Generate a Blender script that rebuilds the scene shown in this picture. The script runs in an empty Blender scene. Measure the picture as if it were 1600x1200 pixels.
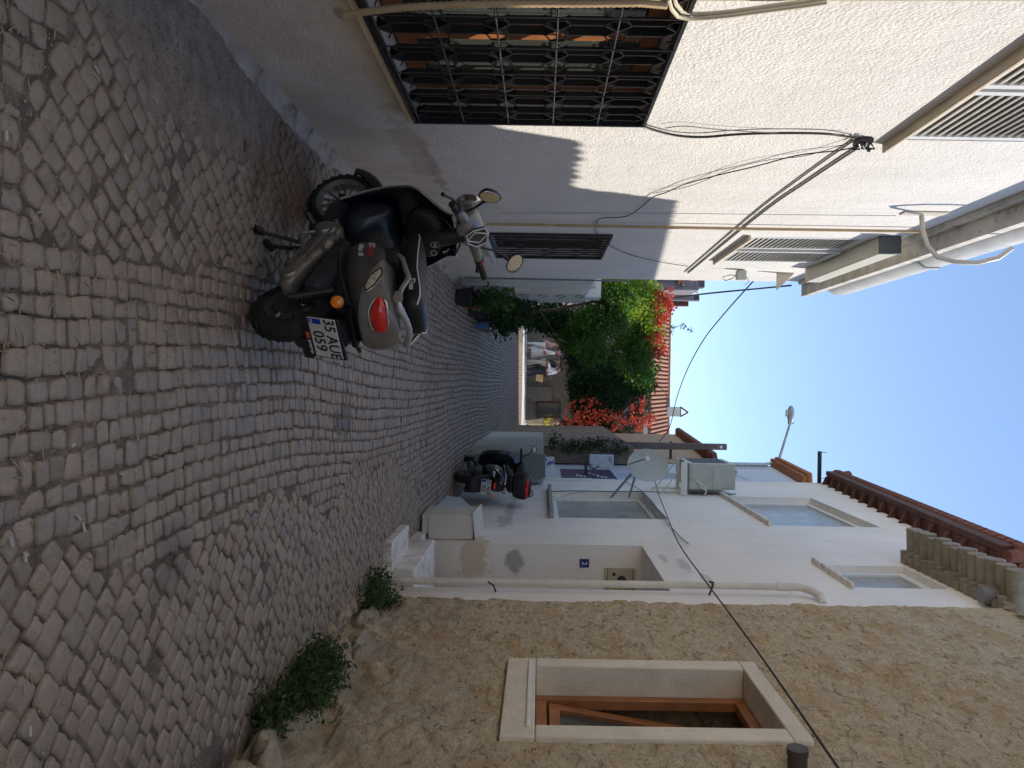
import bpy, bmesh, math, random
from mathutils import Vector, Matrix, noise, Euler
R = math.radians
random.seed(7)
S = bpy.context.scene
# ------------------------------------------------------------------ camera (phone held on its side: the world's up points to the right of the picture)
H = 1.38; FPX = 1200.0; ROLL = 0.016; PX0 = 844.0
up = Vector((0, 0, 1)); left = Vector((-1, 0, 0)); fwd = Vector((0, 1, 0))
CX = (math.cos(ROLL)*up + math.sin(ROLL)*left).normalized()
CY = (-math.sin(ROLL)*up + math.cos(ROLL)*left).normalized()
cam = bpy.data.cameras.new('camera'); camo = bpy.data.objects.new('camera', cam); S.collection.objects.link(camo)
camo.matrix_world = Matrix(((CX.x, CY.x, -fwd.x, 0), (CX.y, CY.y, -fwd.y, 0), (CX.z, CY.z, -fwd.z, H), (0, 0, 0, 1)))
cam.sensor_width = 36; cam.lens = 36*FPX/1600; cam.shift_x = -(PX0-800)/1600; cam.clip_end = 2000; cam.clip_start = 0.05
S.camera = camo
# ------------------------------------------------------------------ sky, sun, exposure
SUN = Vector((1, .565, 1.30)).normalized()          # towards the sun
sel = math.asin(SUN.z); saz = math.atan2(SUN.x, SUN.y)
W = bpy.data.worlds.new('World'); S.world = W; W.use_nodes = True
wn = W.node_tree; bg = wn.nodes['Background']; sk = wn.nodes.new('ShaderNodeTexSky')
sk.sky_type = 'NISHITA'; sk.sun_disc = False; sk.sun_elevation = sel; sk.sun_rotation = saz
sk.air_density = .9; sk.dust_density = .05; sk.ozone_density = .7
wn.links.new(sk.outputs[0], bg.inputs[0]); bg.inputs[1].default_value = 0.1
sl = bpy.data.lights.new('sun', 'SUN'); sl.energy = 2.2; sl.angle = R(.5); sl.color = (1, .905, .775)
so = bpy.data.objects.new('sun', sl); S.collection.objects.link(so)
so.rotation_euler = SUN.to_track_quat('Z', 'Y').to_euler()
S.view_settings.view_transform = 'Standard'; S.view_settings.look = 'None'
S.view_settings.exposure = 1.25; S.view_settings.gamma = 1.0
S.cycles.max_bounces = 12; S.cycles.diffuse_bounces = 8

# ------------------------------------------------------------------ helpers
def ray(x, y): return fwd + CX*((x-PX0)/FPX) - CY*((y-600)/FPX)
C0 = Vector((0, 0, H))
def atX(x, y, X): d = ray(x, y); return C0 + d*(X/d.x)
def atY(x, y, Y): d = ray(x, y); return C0 + d*(Y/d.y)
def sm(a, b, t):
    t = max(0., min(1., (t-a)/(b-a))); return t*t*(3-2*t)
GP = [(-30, 0), (5, 0), (9, .05), (12, .15), (20, .37), (30, .62), (36, .72), (45, .76), (400, .8)]
def gz(x, y):
    z = .8
    for (a, za), (b, zb) in zip(GP, GP[1:]):
        if a <= y <= b: z = za+(zb-za)*(y-a)/(b-a); break
    return z - .035*max(-2.5, min(2.5, x))*sm(5, 8, y)*(1-sm(24, 32, y))
def tag(o, label=None, cat=None, group=None, kind=None):
    if label: o['label'] = label
    if cat: o['category'] = cat
    if group: o['group'] = group
    if kind: o['kind'] = kind
    return o
def empty(name, loc=(0, 0, 0), label=None, cat=None, group=None, rz=0):
    o = bpy.data.objects.new(name, None); S.collection.objects.link(o); o.location = loc; o.rotation_euler = (0, 0, rz)
    o.empty_display_size = .1
    return tag(o, label, cat, group)
class MB:
    def __init__(s): s.v = []; s.f = []; s.m = []; s.M = None
    def add(s, vs, fs, m=0):
        b = len(s.v)
        s.v += [tuple((s.M @ Vector(p)) if s.M else p) for p in vs]
        s.f += [tuple(i+b for i in f) for f in fs]; s.m += [m]*len(fs)
    def box(s, x0, x1, y0, y1, z0, z1, m=0, T=None):
        vs = [(x, y, z) for x in (x0, x1) for y in (y0, y1) for z in (z0, z1)]
        if T: vs = [tuple(T @ Vector(p)) for p in vs]
        s.add(vs, [(0, 1, 3, 2), (4, 6, 7, 5), (0, 4, 5, 1), (2, 3, 7, 6), (0, 2, 6, 4), (1, 5, 7, 3)], m)
    def quad(s, a, b, c, d, m=0): s.add([a, b, c, d], [(0, 1, 2, 3)], m)
    def loft(s, rings, m=0, caps=True, closed=True):
        n = len(rings[0]); vs = [p for r in rings for p in r]; fs = []
        for i in range(len(rings)-1):
            for j in range(n if closed else n-1):
                k = (j+1) % n; fs.append((i*n+j, i*n+k, (i+1)*n+k, (i+1)*n+j))
        if caps and closed: fs.append(tuple(range(n-1, -1, -1))); fs.append(tuple((len(rings)-1)*n+j for j in range(n)))
        s.add(vs, fs, m)
    def tube(s, pts, r, n=8, m=0, caps=True, flat=None):
        pts = [Vector(p) for p in pts]; rings = []; prev = None
        for i, p in enumerate(pts):
            t = (pts[min(i+1, len(pts)-1)] - pts[max(i-1, 0)])
            if t.length < 1e-9: t = Vector((0, 0, 1))
            t.normalize()
            a = prev - t*prev.dot(t) if prev is not None else (Vector((0, 0, 1)).cross(t) if abs(t.z) < .95 else Vector((1, 0, 0)).cross(t))
            a.normalize(); prev = a; b = t.cross(a)
            rr = r[i] if isinstance(r, (list, tuple)) else r
            rx, ry = (rr, rr) if not flat else (rr, rr*flat)
            rings.append([tuple(p + a*(rx*math.cos(2*math.pi*k/n)) + b*(ry*math.sin(2*math.pi*k/n))) for k in range(n)])
        s.loft(rings, m, caps)
    def cyl(s, p0, p1, r0, r1=None, n=16, m=0): s.tube([p0, p1], [r0, r0 if r1 is None else r1], n, m)
    def lathe(s, prof, c, ax='Y', n=32, m=0, M=None):
        rings = []
        for (rad, h) in prof:
            ring = []
            for k in range(n):
                a = 2*math.pi*k/n; u, v = rad*math.cos(a), rad*math.sin(a)
                p = {'X': (h, u, v), 'Y': (u, h, v), 'Z': (u, v, h)}[ax]
                if M: p = M @ Vector(p)
                ring.append((p[0]+c[0], p[1]+c[1], p[2]+c[2]))
            rings.append(ring)
        s.loft(rings, m, caps=False)
    def build(s, name, mats, parent=None, bevel=0, sub=0, smooth=40, loc=None):
        me = bpy.data.meshes.new(name); me.from_pydata(s.v, [], s.f); 
        for m in (mats if isinstance(mats, (list, tuple)) else [mats]): me.materials.append(m)
        if any(s.m): me.polygons.foreach_set('material_index', s.m)
        bm = bmesh.new(); bm.from_mesh(me); bmesh.ops.recalc_face_normals(bm, faces=bm.faces); bm.to_mesh(me); bm.free()
        if smooth:
            me.polygons.foreach_set('use_smooth', [True]*len(me.polygons)); me.set_sharp_from_angle(angle=R(smooth))
        o = bpy.data.objects.new(name, me); S.collection.objects.link(o)
        if parent: o.parent = parent
        if loc: o.location = loc
        if sub:
            md = o.modifiers.new('s', 'SUBSURF'); md.levels = sub; md.render_levels = sub
        if bevel:
            md = o.modifiers.new('b', 'BEVEL'); md.width = bevel; md.segments = 2; md.limit_method = 'ANGLE'; md.angle_limit = R(50)
        return o
def boxpart(name, mat, parent, *a, bevel=0, T=None):
    m = MB(); m.box(*a, T=T); return m.build(name, mat, parent, bevel=bevel)
def text(name, s, size, mat, parent, M, ext=.0006, space=1.0, shear=0, sx=1):
    c = bpy.data.curves.new(name, 'FONT'); c.body = s; c.size = size; c.extrude = ext; c.align_x = 'CENTER'; c.align_y = 'CENTER'
    c.space_character = space; c.shear = shear; c.offset = size*.012
    t = bpy.data.objects.new(name, c); S.collection.objects.link(t)
    dg = bpy.context.evaluated_depsgraph_get(); dg.update()
    me = bpy.data.meshes.new_from_object(t.evaluated_get(dg)); bpy.data.objects.remove(t)
    me.materials.clear(); me.materials.append(mat); me.transform(M @ Matrix.Diagonal((sx, 1, 1, 1)))
    o = bpy.data.objects.new(name, me); S.collection.objects.link(o); o.parent = parent
    return o
def frame_M(o, xd, yd):                    # text plane: x direction, y direction
    x = Vector(xd).normalized(); y = Vector(yd).normalized(); z = x.cross(y)
    return Matrix(((x.x, y.x, z.x, o[0]), (x.y, y.y, z.y, o[1]), (x.z, y.z, z.z, o[2]), (0, 0, 0, 1)))

# ------------------------------------------------------------------ materials
def nodes(name):
    m = bpy.data.materials.new(name); m.use_nodes = True; nt = m.node_tree; return m, nt, nt.nodes['Principled BSDF']
def N(nt, t, **k):
    n = nt.nodes.new('ShaderNode'+t)
    for a, b in k.items(): setattr(n, a, b)
    return n
def ramp(nt, src, stops, interp='LINEAR'):
    r = N(nt, 'ValToRGB'); r.color_ramp.interpolation = interp; e = r.color_ramp.elements
    e[0].position, e[0].color = stops[0][0], (*stops[0][1], 1); e[1].position, e[1].color = stops[1][0], (*stops[1][1], 1)
    for p, c in stops[2:]:
        x = e.new(p); x.color = (*c, 1)
    nt.links.new(src, r.inputs[0]); return r.outputs[0]
def mix(nt, fac, a, b, mode='MIX'):
    m = N(nt, 'Mix', data_type='RGBA', blend_type=mode)
    for i, v in ((0, fac), (6, a), (7, b)):
        if isinstance(v, (int, float)): m.inputs[i].default_value = v
        elif isinstance(v, tuple): m.inputs[i].default_value = (*v, 1)
        else: nt.links.new(v, m.inputs[i])
    return m.outputs[2]
def mth(nt, op, a, b=0.0, clamp=False):
    m = N(nt, 'Math', operation=op, use_clamp=clamp)
    for i, v in ((0, a), (1, b)):
        if isinstance(v, (int, float)): m.inputs[i].default_value = v
        else: nt.links.new(v, m.inputs[i])
    return m.outputs[0]
def coord(nt, scale=(1, 1, 1), world=True):
    if world: src = N(nt, 'NewGeometry').outputs['Position']
    else: src = N(nt, 'TexCoord').outputs['Object']
    mp = N(nt, 'Mapping'); mp.inputs['Scale'].default_value = scale; nt.links.new(src, mp.inputs[0]); return mp.outputs[0]
def noi(nt, vec, scale, detail=5, rough=.55, dist=0):
    n = N(nt, 'TexNoise'); n.inputs['Scale'].default_value = scale; n.inputs['Detail'].default_value = detail
    n.inputs['Roughness'].default_value = rough; n.inputs['Distortion'].default_value = dist
    nt.links.new(vec, n.inputs['Vector']); return n.outputs[0]
def bump(nt, p, h, strength, dist=.01, prev=None):
    b = N(nt, 'Bump'); b.inputs['Strength'].default_value = strength; b.inputs['Distance'].default_value = dist
    nt.links.new(h, b.inputs['Height'])
    if prev: nt.links.new(prev, b.inputs['Normal'])
    nt.links.new(b.outputs[0], p.inputs['Normal']); return b.outputs[0]
def simple(name, col, rough=.5, metal=0, var=.12, nscale=12, bstr=0, bscale=60, bdist=.002, world=False, coat=0, dirt=None, spec=.5):
    m, nt, p = nodes(name); v = coord(nt, world=world)
    p.inputs['Roughness'].default_value = rough; p.inputs['Metallic'].default_value = metal; p.inputs['Specular IOR Level'].default_value = spec
    n = noi(nt, v, nscale)
    c = ramp(nt, n, [(.3, tuple(x*(1-var) for x in col)), (.7, tuple(min(1, x*(1+var)) for x in col))])
    if dirt:
        f = ramp(nt, noi(nt, v, dirt[1], 8, .65), [(dirt[2], (0, 0, 0)), (dirt[2]+.15, (1, 1, 1))]); c = mix(nt, f, c, dirt[0])
    nt.links.new(c, p.inputs['Base Color'])
    rr = ramp(nt, noi(nt, v, nscale*2.3), [(.3, (max(0, rough-.08),)*3), (.7, (min(1, rough+.1),)*3)]); nt.links.new(rr, p.inputs['Roughness'])
    if coat: p.inputs['Coat Weight'].default_value = coat; p.inputs['Coat Roughness'].default_value = .08
    if bstr: bump(nt, p, noi(nt, v, bscale, 6), bstr, bdist)
    return m
def glass(name, col=(.02, .025, .03), rough=.06):
    m, nt, p = nodes(name); p.inputs['Base Color'].default_value = (*col, 1); p.inputs['Roughness'].default_value = rough
    p.inputs['Specular IOR Level'].default_value = .8; v = coord(nt); bump(nt, p, noi(nt, v, 2.5, 2), .05, .02); return m
# plaster walls. stains: list of (x, y, z, rx, ry, rz, colour, strength)
def plaster(name, col, bscale, bstr, stains=(), grime=(.45, .38, .3), gz_top=1.2, cracks=True, base_dirt=.6, bdist=.006):
    m, nt, p = nodes(name); v = coord(nt); sep = N(nt, 'SeparateXYZ'); nt.links.new(v, sep.inputs[0])
    p.inputs['Roughness'].default_value = .9; p.inputs['Specular IOR Level'].default_value = .25
    big = noi(nt, v, 1.1, 6, .6)
    c = ramp(nt, big, [(.3, tuple(x*.9 for x in col)), (.62, col)])
    streak = noi(nt, coord(nt, (1, 3.0, .35)), 2.2, 7, .65)
    c = mix(nt, mth(nt, 'MULTIPLY', ramp(nt, streak, [(.50, (0, 0, 0)), (.78, (1, 1, 1))]), .35), c, tuple(x*.72 for x in col))
    # rising damp and splashes near the ground
    lo = N(nt, 'MapRange'); lo.inputs['From Min'].default_value = gz_top; lo.inputs['From Max'].default_value = 0.0
    nt.links.new(sep.outputs[2], lo.inputs['Value'])
    d = mth(nt, 'MULTIPLY', lo.outputs[0], mth(nt, 'ADD', noi(nt, v, 2.7, 8, .65), .12), clamp=True)
    d = ramp(nt, d, [(.22, (0, 0, 0)), (.6, (base_dirt,)*3)])
    c = mix(nt, d, c, grime)
    for (x, y, z, rx, ry, rz, sc, st) in stains:
        mp = N(nt, 'Mapping', vector_type='POINT'); mp.inputs['Location'].default_value = (-x/rx, -y/ry, -z/rz); mp.inputs['Scale'].default_value = (1/rx, 1/ry, 1/rz)
        nt.links.new(v, mp.inputs[0]); ln = N(nt, 'VectorMath', operation='LENGTH'); nt.links.new(mp.outputs[0], ln.inputs[0])
        w = mth(nt, 'ADD', ln.outputs['Value'], mth(nt, 'MULTIPLY', mth(nt, 'SUBTRACT', noi(nt, v, 5.5, 8, .7), .5), 2.6))
        f = ramp(nt, w, [(.6, (st*.85,)*3), (.98, (0, 0, 0))]); c = mix(nt, f, c, sc)
    sp = noi(nt, v, 38, 3, .6); c = mix(nt, ramp(nt, sp, [(.70, (0, 0, 0)), (.76, (.5,)*3)]), c, tuple(x*.6 for x in col))
    if cracks:
        vo = N(nt, 'TexVoronoi', feature='DISTANCE_TO_EDGE'); vo.inputs['Scale'].default_value = .75
        ad = N(nt, 'VectorMath', operation='ADD'); n3 = N(nt, 'TexNoise'); n3.inputs['Scale'].default_value = 3.5; n3.inputs['Detail'].default_value = 6
        nt.links.new(v, n3.inputs['Vector']); sc_ = N(nt, 'VectorMath', operation='SCALE'); sc_.inputs['Scale'].default_value = .35
        nt.links.new(n3.outputs['Color'], sc_.inputs[0]); nt.links.new(v, ad.inputs[0]); nt.links.new(sc_.outputs[0], ad.inputs[1]); nt.links.new(ad.outputs[0], vo.inputs['Vector'])
        k = ramp(nt, vo.outputs['Distance'], [(0, (.55,)*3), (.004, (0, 0, 0))])
        k = mth(nt, 'MULTIPLY', k, ramp(nt, noi(nt, v, 1.3, 3), [(.55, (0, 0, 0)), (.6, (1, 1, 1))]))
        c = mix(nt, k, c, (.2, .18, .15))
    nt.links.new(c, p.inputs['Base Color'])
    h = mth(nt, 'ADD', noi(nt, v, bscale, 4, .55), mth(nt, 'MULTIPLY', noi(nt, v, bscale*.22, 3), .7))
    b1 = bump(nt, p, h, bstr, bdist); bump(nt, p, noi(nt, v, 2.0, 3), .35, .03, b1)
    return m
def stone_mat():
    m, nt, p = nodes('rubble_stone'); v = coord(nt); p.inputs['Roughness'].default_value = .93; p.inputs['Specular IOR Level'].default_value = .2
    def warped(sc_n, amt, scale):
        ad = N(nt, 'VectorMath', operation='ADD'); n3 = N(nt, 'TexNoise'); n3.inputs['Scale'].default_value = sc_n; n3.inputs['Detail'].default_value = 6; n3.inputs['Roughness'].default_value = .65
        nt.links.new(v, n3.inputs['Vector']); sc = N(nt, 'VectorMath', operation='SCALE'); sc.inputs['Scale'].default_value = amt
        nt.links.new(n3.outputs['Color'], sc.inputs[0]); nt.links.new(v, ad.inputs[0]); nt.links.new(sc.outputs[0], ad.inputs[1])
        mp = N(nt, 'Mapping'); mp.inputs['Scale'].default_value = scale; nt.links.new(ad.outputs[0], mp.inputs[0]); return mp.outputs[0]
    wv = warped(5, .20, (1, .62, 1.15))
    vo = N(nt, 'TexVoronoi'); vo.inputs['Scale'].default_value = 5.6; nt.links.new(wv, vo.inputs['Vector'])
    ve = N(nt, 'TexVoronoi', feature='DISTANCE_TO_EDGE'); ve.inputs['Scale'].default_value = 5.6; nt.links.new(wv, ve.inputs['Vector'])
    cs = N(nt, 'SeparateColor'); nt.links.new(vo.outputs['Color'], cs.inputs[0])
    stonec = ramp(nt, cs.outputs[0], [(0, (.72, .55, .32)), (.25, (.88, .71, .44)), (.5, (.78, .52, .25)), (.7, (.80, .64, .42)), (.85, (.92, .76, .50)), (1, (.68, .53, .35))])
    mott = ramp(nt, noi(nt, v, 16, 9, .75), [(.32, (.62,)*3), (.5, (1.0,)*3), (.7, (1.2,)*3)]); stonec = mix(nt, 1.0, stonec, mott, 'MULTIPLY')
    mortar = ramp(nt, noi(nt, v, 11, 9, .75), [(.30, (.66, .50, .31)), (.5, (.85, .68, .44)), (.7, (.93, .77, .53))])
    smear = ramp(nt, noi(nt, v, 4.2, 9, .7), [(.49, (0, 0, 0)), (.60, (.9,)*3)])
    face = mth(nt, 'MULTIPLY', smear, ramp(nt, ve.outputs['Distance'], [(.03, (0, 0, 0)), (.10, (1, 1, 1))]))
    c = mix(nt, face, mortar, stonec)
    crack = mth(nt, 'MULTIPLY', ramp(nt, ve.outputs['Distance'], [(.0, (1,)*3), (.045, (0, 0, 0))]), ramp(nt, noi(nt, v, 7, 7, .7), [(.50, (0, 0, 0)), (.58, (.9,)*3)]))
    c = mix(nt, crack, c, (.34, .26, .18))
    och = ramp(nt, noi(nt, coord(nt, (1, .7, 1.6)), 2.6, 9, .72, .6), [(.50, (0, 0, 0)), (.64, (.75,)*3)]); c = mix(nt, och, c, (.70, .42, .18))
    red = ramp(nt, noi(nt, coord(nt, (1.3, .8, 2.2)), 5.5, 9, .74, .8), [(.56, (0, 0, 0)), (.64, (.7,)*3)]); c = mix(nt, red, c, (.42, .24, .13))
    pit_shade = ramp(nt, noi(nt, coord(nt, (1, .8, 1.9)), 17, 9, .75, .6), [(.37, (.95,)*3), (.42, (0, 0, 0))]); c = mix(nt, pit_shade, c, (.17, .125, .085))  # shade of small pits put into the colour
    pale_fleck = ramp(nt, noi(nt, coord(nt, (1, .8, 1.6)), 24, 8, .75), [(.60, (0, 0, 0)), (.68, (.7,)*3)]); c = mix(nt, pale_fleck, c, (.84, .75, .60))  # pale flecks scattered at random
    fn = ramp(nt, noi(nt, v, 85, 5, .75), [(.3, (.62,)*3), (.7, (1.25,)*3)]); c = mix(nt, 1.0, c, fn, 'MULTIPLY')
    sep = N(nt, 'SeparateXYZ'); nt.links.new(v, sep.inputs[0])
    lo = N(nt, 'MapRange'); lo.inputs['From Min'].default_value = 1.2; lo.inputs['From Max'].default_value = .1; nt.links.new(sep.outputs[2], lo.inputs['Value'])
    c = mix(nt, mth(nt, 'MULTIPLY', lo.outputs[0], ramp(nt, noi(nt, v, 3, 8, .65), [(.35, (0, 0, 0)), (.6, (.8,)*3)])), c, (.47, .40, .33))
    nt.links.new(c, p.inputs['Base Color'])
    hh = mth(nt, 'ADD', noi(nt, coord(nt, (1, .8, 1.7)), 15, 10, .76, .5), mth(nt, 'MULTIPLY', crack, -.22))
    b = bump(nt, p, hh, 1.0, .05); bump(nt, p, noi(nt, v, 90, 5, .7), .7, .005, b)
    return m
def cobble_mat():
    m, nt, p = nodes('worn_cobblestone'); v = coord(nt); at = N(nt, 'Attribute'); at.attribute_name = 'rnd'
    c = ramp(nt, at.outputs['Fac'], [(0, (.24, .188, .142)), (.3, (.35, .275, .205)), (.6, (.30, .25, .20)), (.8, (.38, .295, .215)), (1, (.225, .198, .168))])
    fn = ramp(nt, noi(nt, v, 120, 6, .75), [(.28, (.62,)*3), (.72, (1.3,)*3)]); c = mix(nt, 1.0, c, fn, 'MULTIPLY')
    d = ramp(nt, noi(nt, v, 1.6, 9, .7), [(.42, (0, 0, 0)), (.62, (.85,)*3)]); c = mix(nt, d, c, (.33, .255, .185))
    d2 = ramp(nt, noi(nt, v, 9, 8, .7), [(.48, (0, 0, 0)), (.66, (.65,)*3)]); c = mix(nt, d2, c, (.22, .17, .135))
    # oil and rust-coloured patches
    for (x, y, rx, ry, cc, st) in [(-1.15, 4.15, .42, .75, (.16, .095, .06), .8), (-.35, 4.0, .35, .5, (.12, .10, .085), .7), (.7, 2.9, .18, .2, (.15, .125, .105), .6), (.28, 5.4, .14, .3, (.12, .09, .07), .8)]:
        mp = N(nt, 'Mapping'); mp.inputs['Location'].default_value = (-x/rx, -y/ry, 0); mp.inputs['Scale'].default_value = (1/rx, 1/ry, 0); nt.links.new(v, mp.inputs[0])
        ln = N(nt, 'VectorMath', operation='LENGTH'); nt.links.new(mp.outputs[0], ln.inputs[0])
        w = mth(nt, 'ADD', ln.outputs['Value'], mth(nt, 'MULTIPLY', mth(nt, 'SUBTRACT', noi(nt, v, 4.5, 8, .7), .5), 2.2))
        c = mix(nt, ramp(nt, w, [(.55, (st,)*3), (1.0, (0, 0, 0))]), c, cc)
    nt.links.new(c, p.inputs['Base Color'])
    rr = ramp(nt, noi(nt, v, 14, 6, .6), [(.3, (.36,)*3), (.7, (.60,)*3)]); nt.links.new(rr, p.inputs['Roughness'])
    b = bump(nt, p, noi(nt, v, 45, 6, .65), .55, .006); bump(nt, p, noi(nt, v, 170, 4, .7), .5, .0018, b)
    return m
def dirt_mat():
    m, nt, p = nodes('joint_dirt'); v = coord(nt)
    c = ramp(nt, noi(nt, v, 5, 9, .7), [(.3, (.09, .068, .054)), (.5, (.17, .132, .105)), (.72, (.33, .26, .205))])
    c = mix(nt, ramp(nt, noi(nt, v, 26, 6, .7), [(.62, (0, 0, 0)), (.7, (.8,)*3)]), c, (.32, .235, .15))
    # smooth cement apron by the left wall
    mp = N(nt, 'Mapping'); mp.inputs['Location'].default_value = (1.35/.5, -3.0/1.1, 0); mp.inputs['Scale'].default_value = (1/.5, 1/1.1, 0); nt.links.new(v, mp.inputs[0])
    ln = N(nt, 'VectorMath', operation='LENGTH'); nt.links.new(mp.outputs[0], ln.inputs[0])
    w = mth(nt, 'ADD', ln.outputs['Value'], mth(nt, 'MULTIPLY', mth(nt, 'SUBTRACT', noi(nt, v, 3, 8, .65), .5), 1.2))
    c = mix(nt, ramp(nt, w, [(.7, (.8,)*3), (1.05, (0, 0, 0))]), c, ramp(nt, noi(nt, v, 9, 12, .78), [(.34, (.17, .13, .105)), (.5, (.30, .245, .20)), (.66, (.42, .35, .29))]))
    gr = ramp(nt, noi(nt, v, 95, 3, .6), [(.60, (0, 0, 0)), (.66, (.7,)*3)]); c = mix(nt, gr, c, (.42, .36, .30)); gr2 = ramp(nt, noi(nt, v, 60, 4, .6), [(.34, (.8,)*3), (.40, (0, 0, 0))]); c = mix(nt, gr2, c, (.07, .055, .045))
    nt.links.new(c, p.inputs['Base Color']); p.inputs['Roughness'].default_value = .95; p.inputs['Specular IOR Level'].default_value = .15
    b = bump(nt, p, noi(nt, v, 60, 8, .72), .8, .008); return m
def leaf_mat(name, c0, c1, c2=None, tint=(1.6, 1.7, .7), tr_=.4):
    m, nt, p = nodes(name); at = N(nt, 'Attribute'); at.attribute_name = 'rnd'
    st = [(0, c0), (.75, c1)] + ([(1, c2)] if c2 else [])
    c = ramp(nt, at.outputs['Fac'], st)
    c = mix(nt, 1.0, c, ramp(nt, noi(nt, coord(nt), 3.0, 3), [(.3, (.65,)*3), (.7, (1.25,)*3)]), 'MULTIPLY')
    nt.links.new(c, p.inputs['Base Color']); p.inputs['Roughness'].default_value = .5; p.inputs['Specular IOR Level'].default_value = .35
    tr = N(nt, 'BsdfTranslucent'); nt.links.new(mix(nt, 1.0, c, tint, 'MULTIPLY'), tr.inputs[0])
    ms = N(nt, 'MixShader'); ms.inputs[0].default_value = tr_; nt.links.new(p.outputs[0], ms.inputs[1]); nt.links.new(tr.outputs[0], ms.inputs[2])
    nt.links.new(ms.outputs[0], nt.nodes['Material Output'].inputs[0]); return m
def tile_mat(name, a, b, c3):
    m, nt, p = nodes(name); v = coord(nt)
    c = ramp(nt, noi(nt, v, 8, 6, .7), [(.28, a), (.5, b), (.72, c3)])
    c = mix(nt, ramp(nt, noi(nt, v, 26, 7, .7), [(.55, (0, 0, 0)), (.7, (.6,)*3)]), c, (.09, .07, .055))
    nt.links.new(c, p.inputs['Base Color']); p.inputs['Roughness'].default_value = .9; bump(nt, p, noi(nt, v, 50, 6, .7), .5, .004); return m

WHITE_STUCCO = plaster('rough_white_stucco', (.84, .83, .815), 62, 1.0, bdist=.009, grime=(.60, .49, .385), gz_top=1.7, base_dirt=.75,
    stains=[(-1.48, 3.1, .55, .3, .07, .03, (.25, .2, .15), .7), (-1.48, 4.9, .55, .5, .9, .12, (.5, .42, .33), .7), (-1.48, 5.2, .62, .5, .8, .05, (.42, .33, .25), .6)], cracks=False)
SMOOTH_WHITE = plaster('white_limewash', (.91, .845, .77), 24, .35, grime=(.60, .52, .42), gz_top=1.1, base_dirt=.7,
    stains=[(1.84, 11.2, .98, .5, 1.0, .09, (.50, .46, .42), .85), (1.84, 10.3, .93, .5, .5, .14, (.50, .46, .42), .85), (1.84, 12.4, 1.0, .5, .5, .07, (.45, .43, .4), .8),
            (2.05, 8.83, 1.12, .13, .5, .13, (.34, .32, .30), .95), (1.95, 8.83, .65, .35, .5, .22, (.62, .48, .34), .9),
            (1.84, 7.9, 2.9, .4, .35, .07, (.5, .49, .47), .8), (1.84, 7.3, 3.0, .4, .3, .05, (.48, .46, .43), .8), (1.84, 8.2, 2.72, .4, .25, .05, (.5, .47, .43), .7)])
BLUE_WHITE = plaster('bluish_limewash', (.66, .70, .78), 20, .4, stains=[(1.88, 16, 5.6, .5, 1.2, .1, (.45, .44, .43), .7)])
SHADE_WHITE = plaster('dimmed_white_plaster', (.70, .70, .66), 24, .5, grime=(.4, .38, .34), gz_top=1.6)  # white dimmed in its colour, as for a wall in shade
STONE = stone_mat(); COBBLE = cobble_mat(); DIRT = dirt_mat()
SURROUND = simple('cast_stone_surround', (.68, .59, .46), .92, var=.1, nscale=6, bstr=.8, bscale=45, bdist=.006, world=True, dirt=((.35, .31, .26), 30, .62))
CONCRETE = simple('grey_concrete', (.36, .34, .31), .92, var=.18, nscale=5, bstr=.7, bscale=40, bdist=.006, world=True, dirt=((.2, .17, .14), 9, .55))
WHITEWASH = simple('whitewashed_step', (.76, .70, .64), .9, var=.12, nscale=7, bstr=.8, bscale=30, bdist=.006, world=True, dirt=((.4, .34, .27), 9, .52))
IRON = simple('black_painted_iron', (.014, .013, .014), .38, var=.3, nscale=9, bstr=.2, bscale=80, bdist=.001, spec=.6)
IRONHI = simple('worn_iron', (.05, .045, .045), .35, metal=.3, var=.3)
WOOD = simple('varnished_brown_wood', (.30, .115, .04), .45, var=.3, nscale=7, bstr=.2, bscale=30)
DKWOOD = simple('dark_brown_painted_wood', (.10, .042, .030), .8, var=.3, nscale=6, bstr=.25, bscale=30)
GLASS = glass('dark_window_glass', (.05, .058, .052), .1); GLASSG = simple('grey_window_glass', (.34, .34, .33), .3, var=.12, nscale=1.5, spec=.35)
PVC = simple('cream_pvc', (.72, .69, .62), .45, var=.07, nscale=5)
PVCW = simple('white_pvc', (.76, .76, .74), .35, var=.05, nscale=5)
PIPE = simple('cream_drain_pipe', (.66, .60, .50), .45, var=.12, nscale=6, dirt=((.42, .34, .25), 14, .6))
BEIGE = simple('beige_tube', (.52, .38, .22), .55, var=.12, nscale=10)
RUBBER = simple('tyre_rubber', (.016, .015, .015), .72, var=.35, nscale=14, bstr=.5, bscale=70, bdist=.002, dirt=((.06, .05, .042), 10, .58))
BLACKP = simple('black_plastic', (.013, .013, .014), .45, var=.3, nscale=10)
GLOSSB = simple('glossy_black_paint', (.004, .005, .010), .22, var=.2, nscale=8, coat=.5)
CHARCOAL = simple('dusty_charcoal_paint', (.048, .045, .041), .42, var=.16, nscale=7, coat=.25, dirt=((.085, .075, .065), 11, .6))
GUNMETAL = simple('gunmetal_paint', (.24, .225, .205), .34, metal=.35, var=.12, nscale=7, coat=.3)
SILVER = simple('cast_aluminium', (.30, .275, .245), .42, metal=.75, var=.25, nscale=14, bstr=.2, bscale=60, dirt=((.16, .12, .09), 9, .55))
CHROME = simple('polished_metal', (.62, .62, .62), .18, metal=1, var=.05)
MIRROR = simple('mirror_glass', (.72, .70, .66), .04, metal=1, var=.02)
REDL = simple('red_lens', (.62, .018, .012), .12, var=.25, nscale=40, coat=.6)
ORL = simple('orange_lens', (.78, .22, .02), .2, var=.2, nscale=40, coat=.5)
SEATM = simple('black_vinyl', (.010, .010, .011), .5, var=.25, nscale=20, bstr=.25, bscale=140, bdist=.001)
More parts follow.
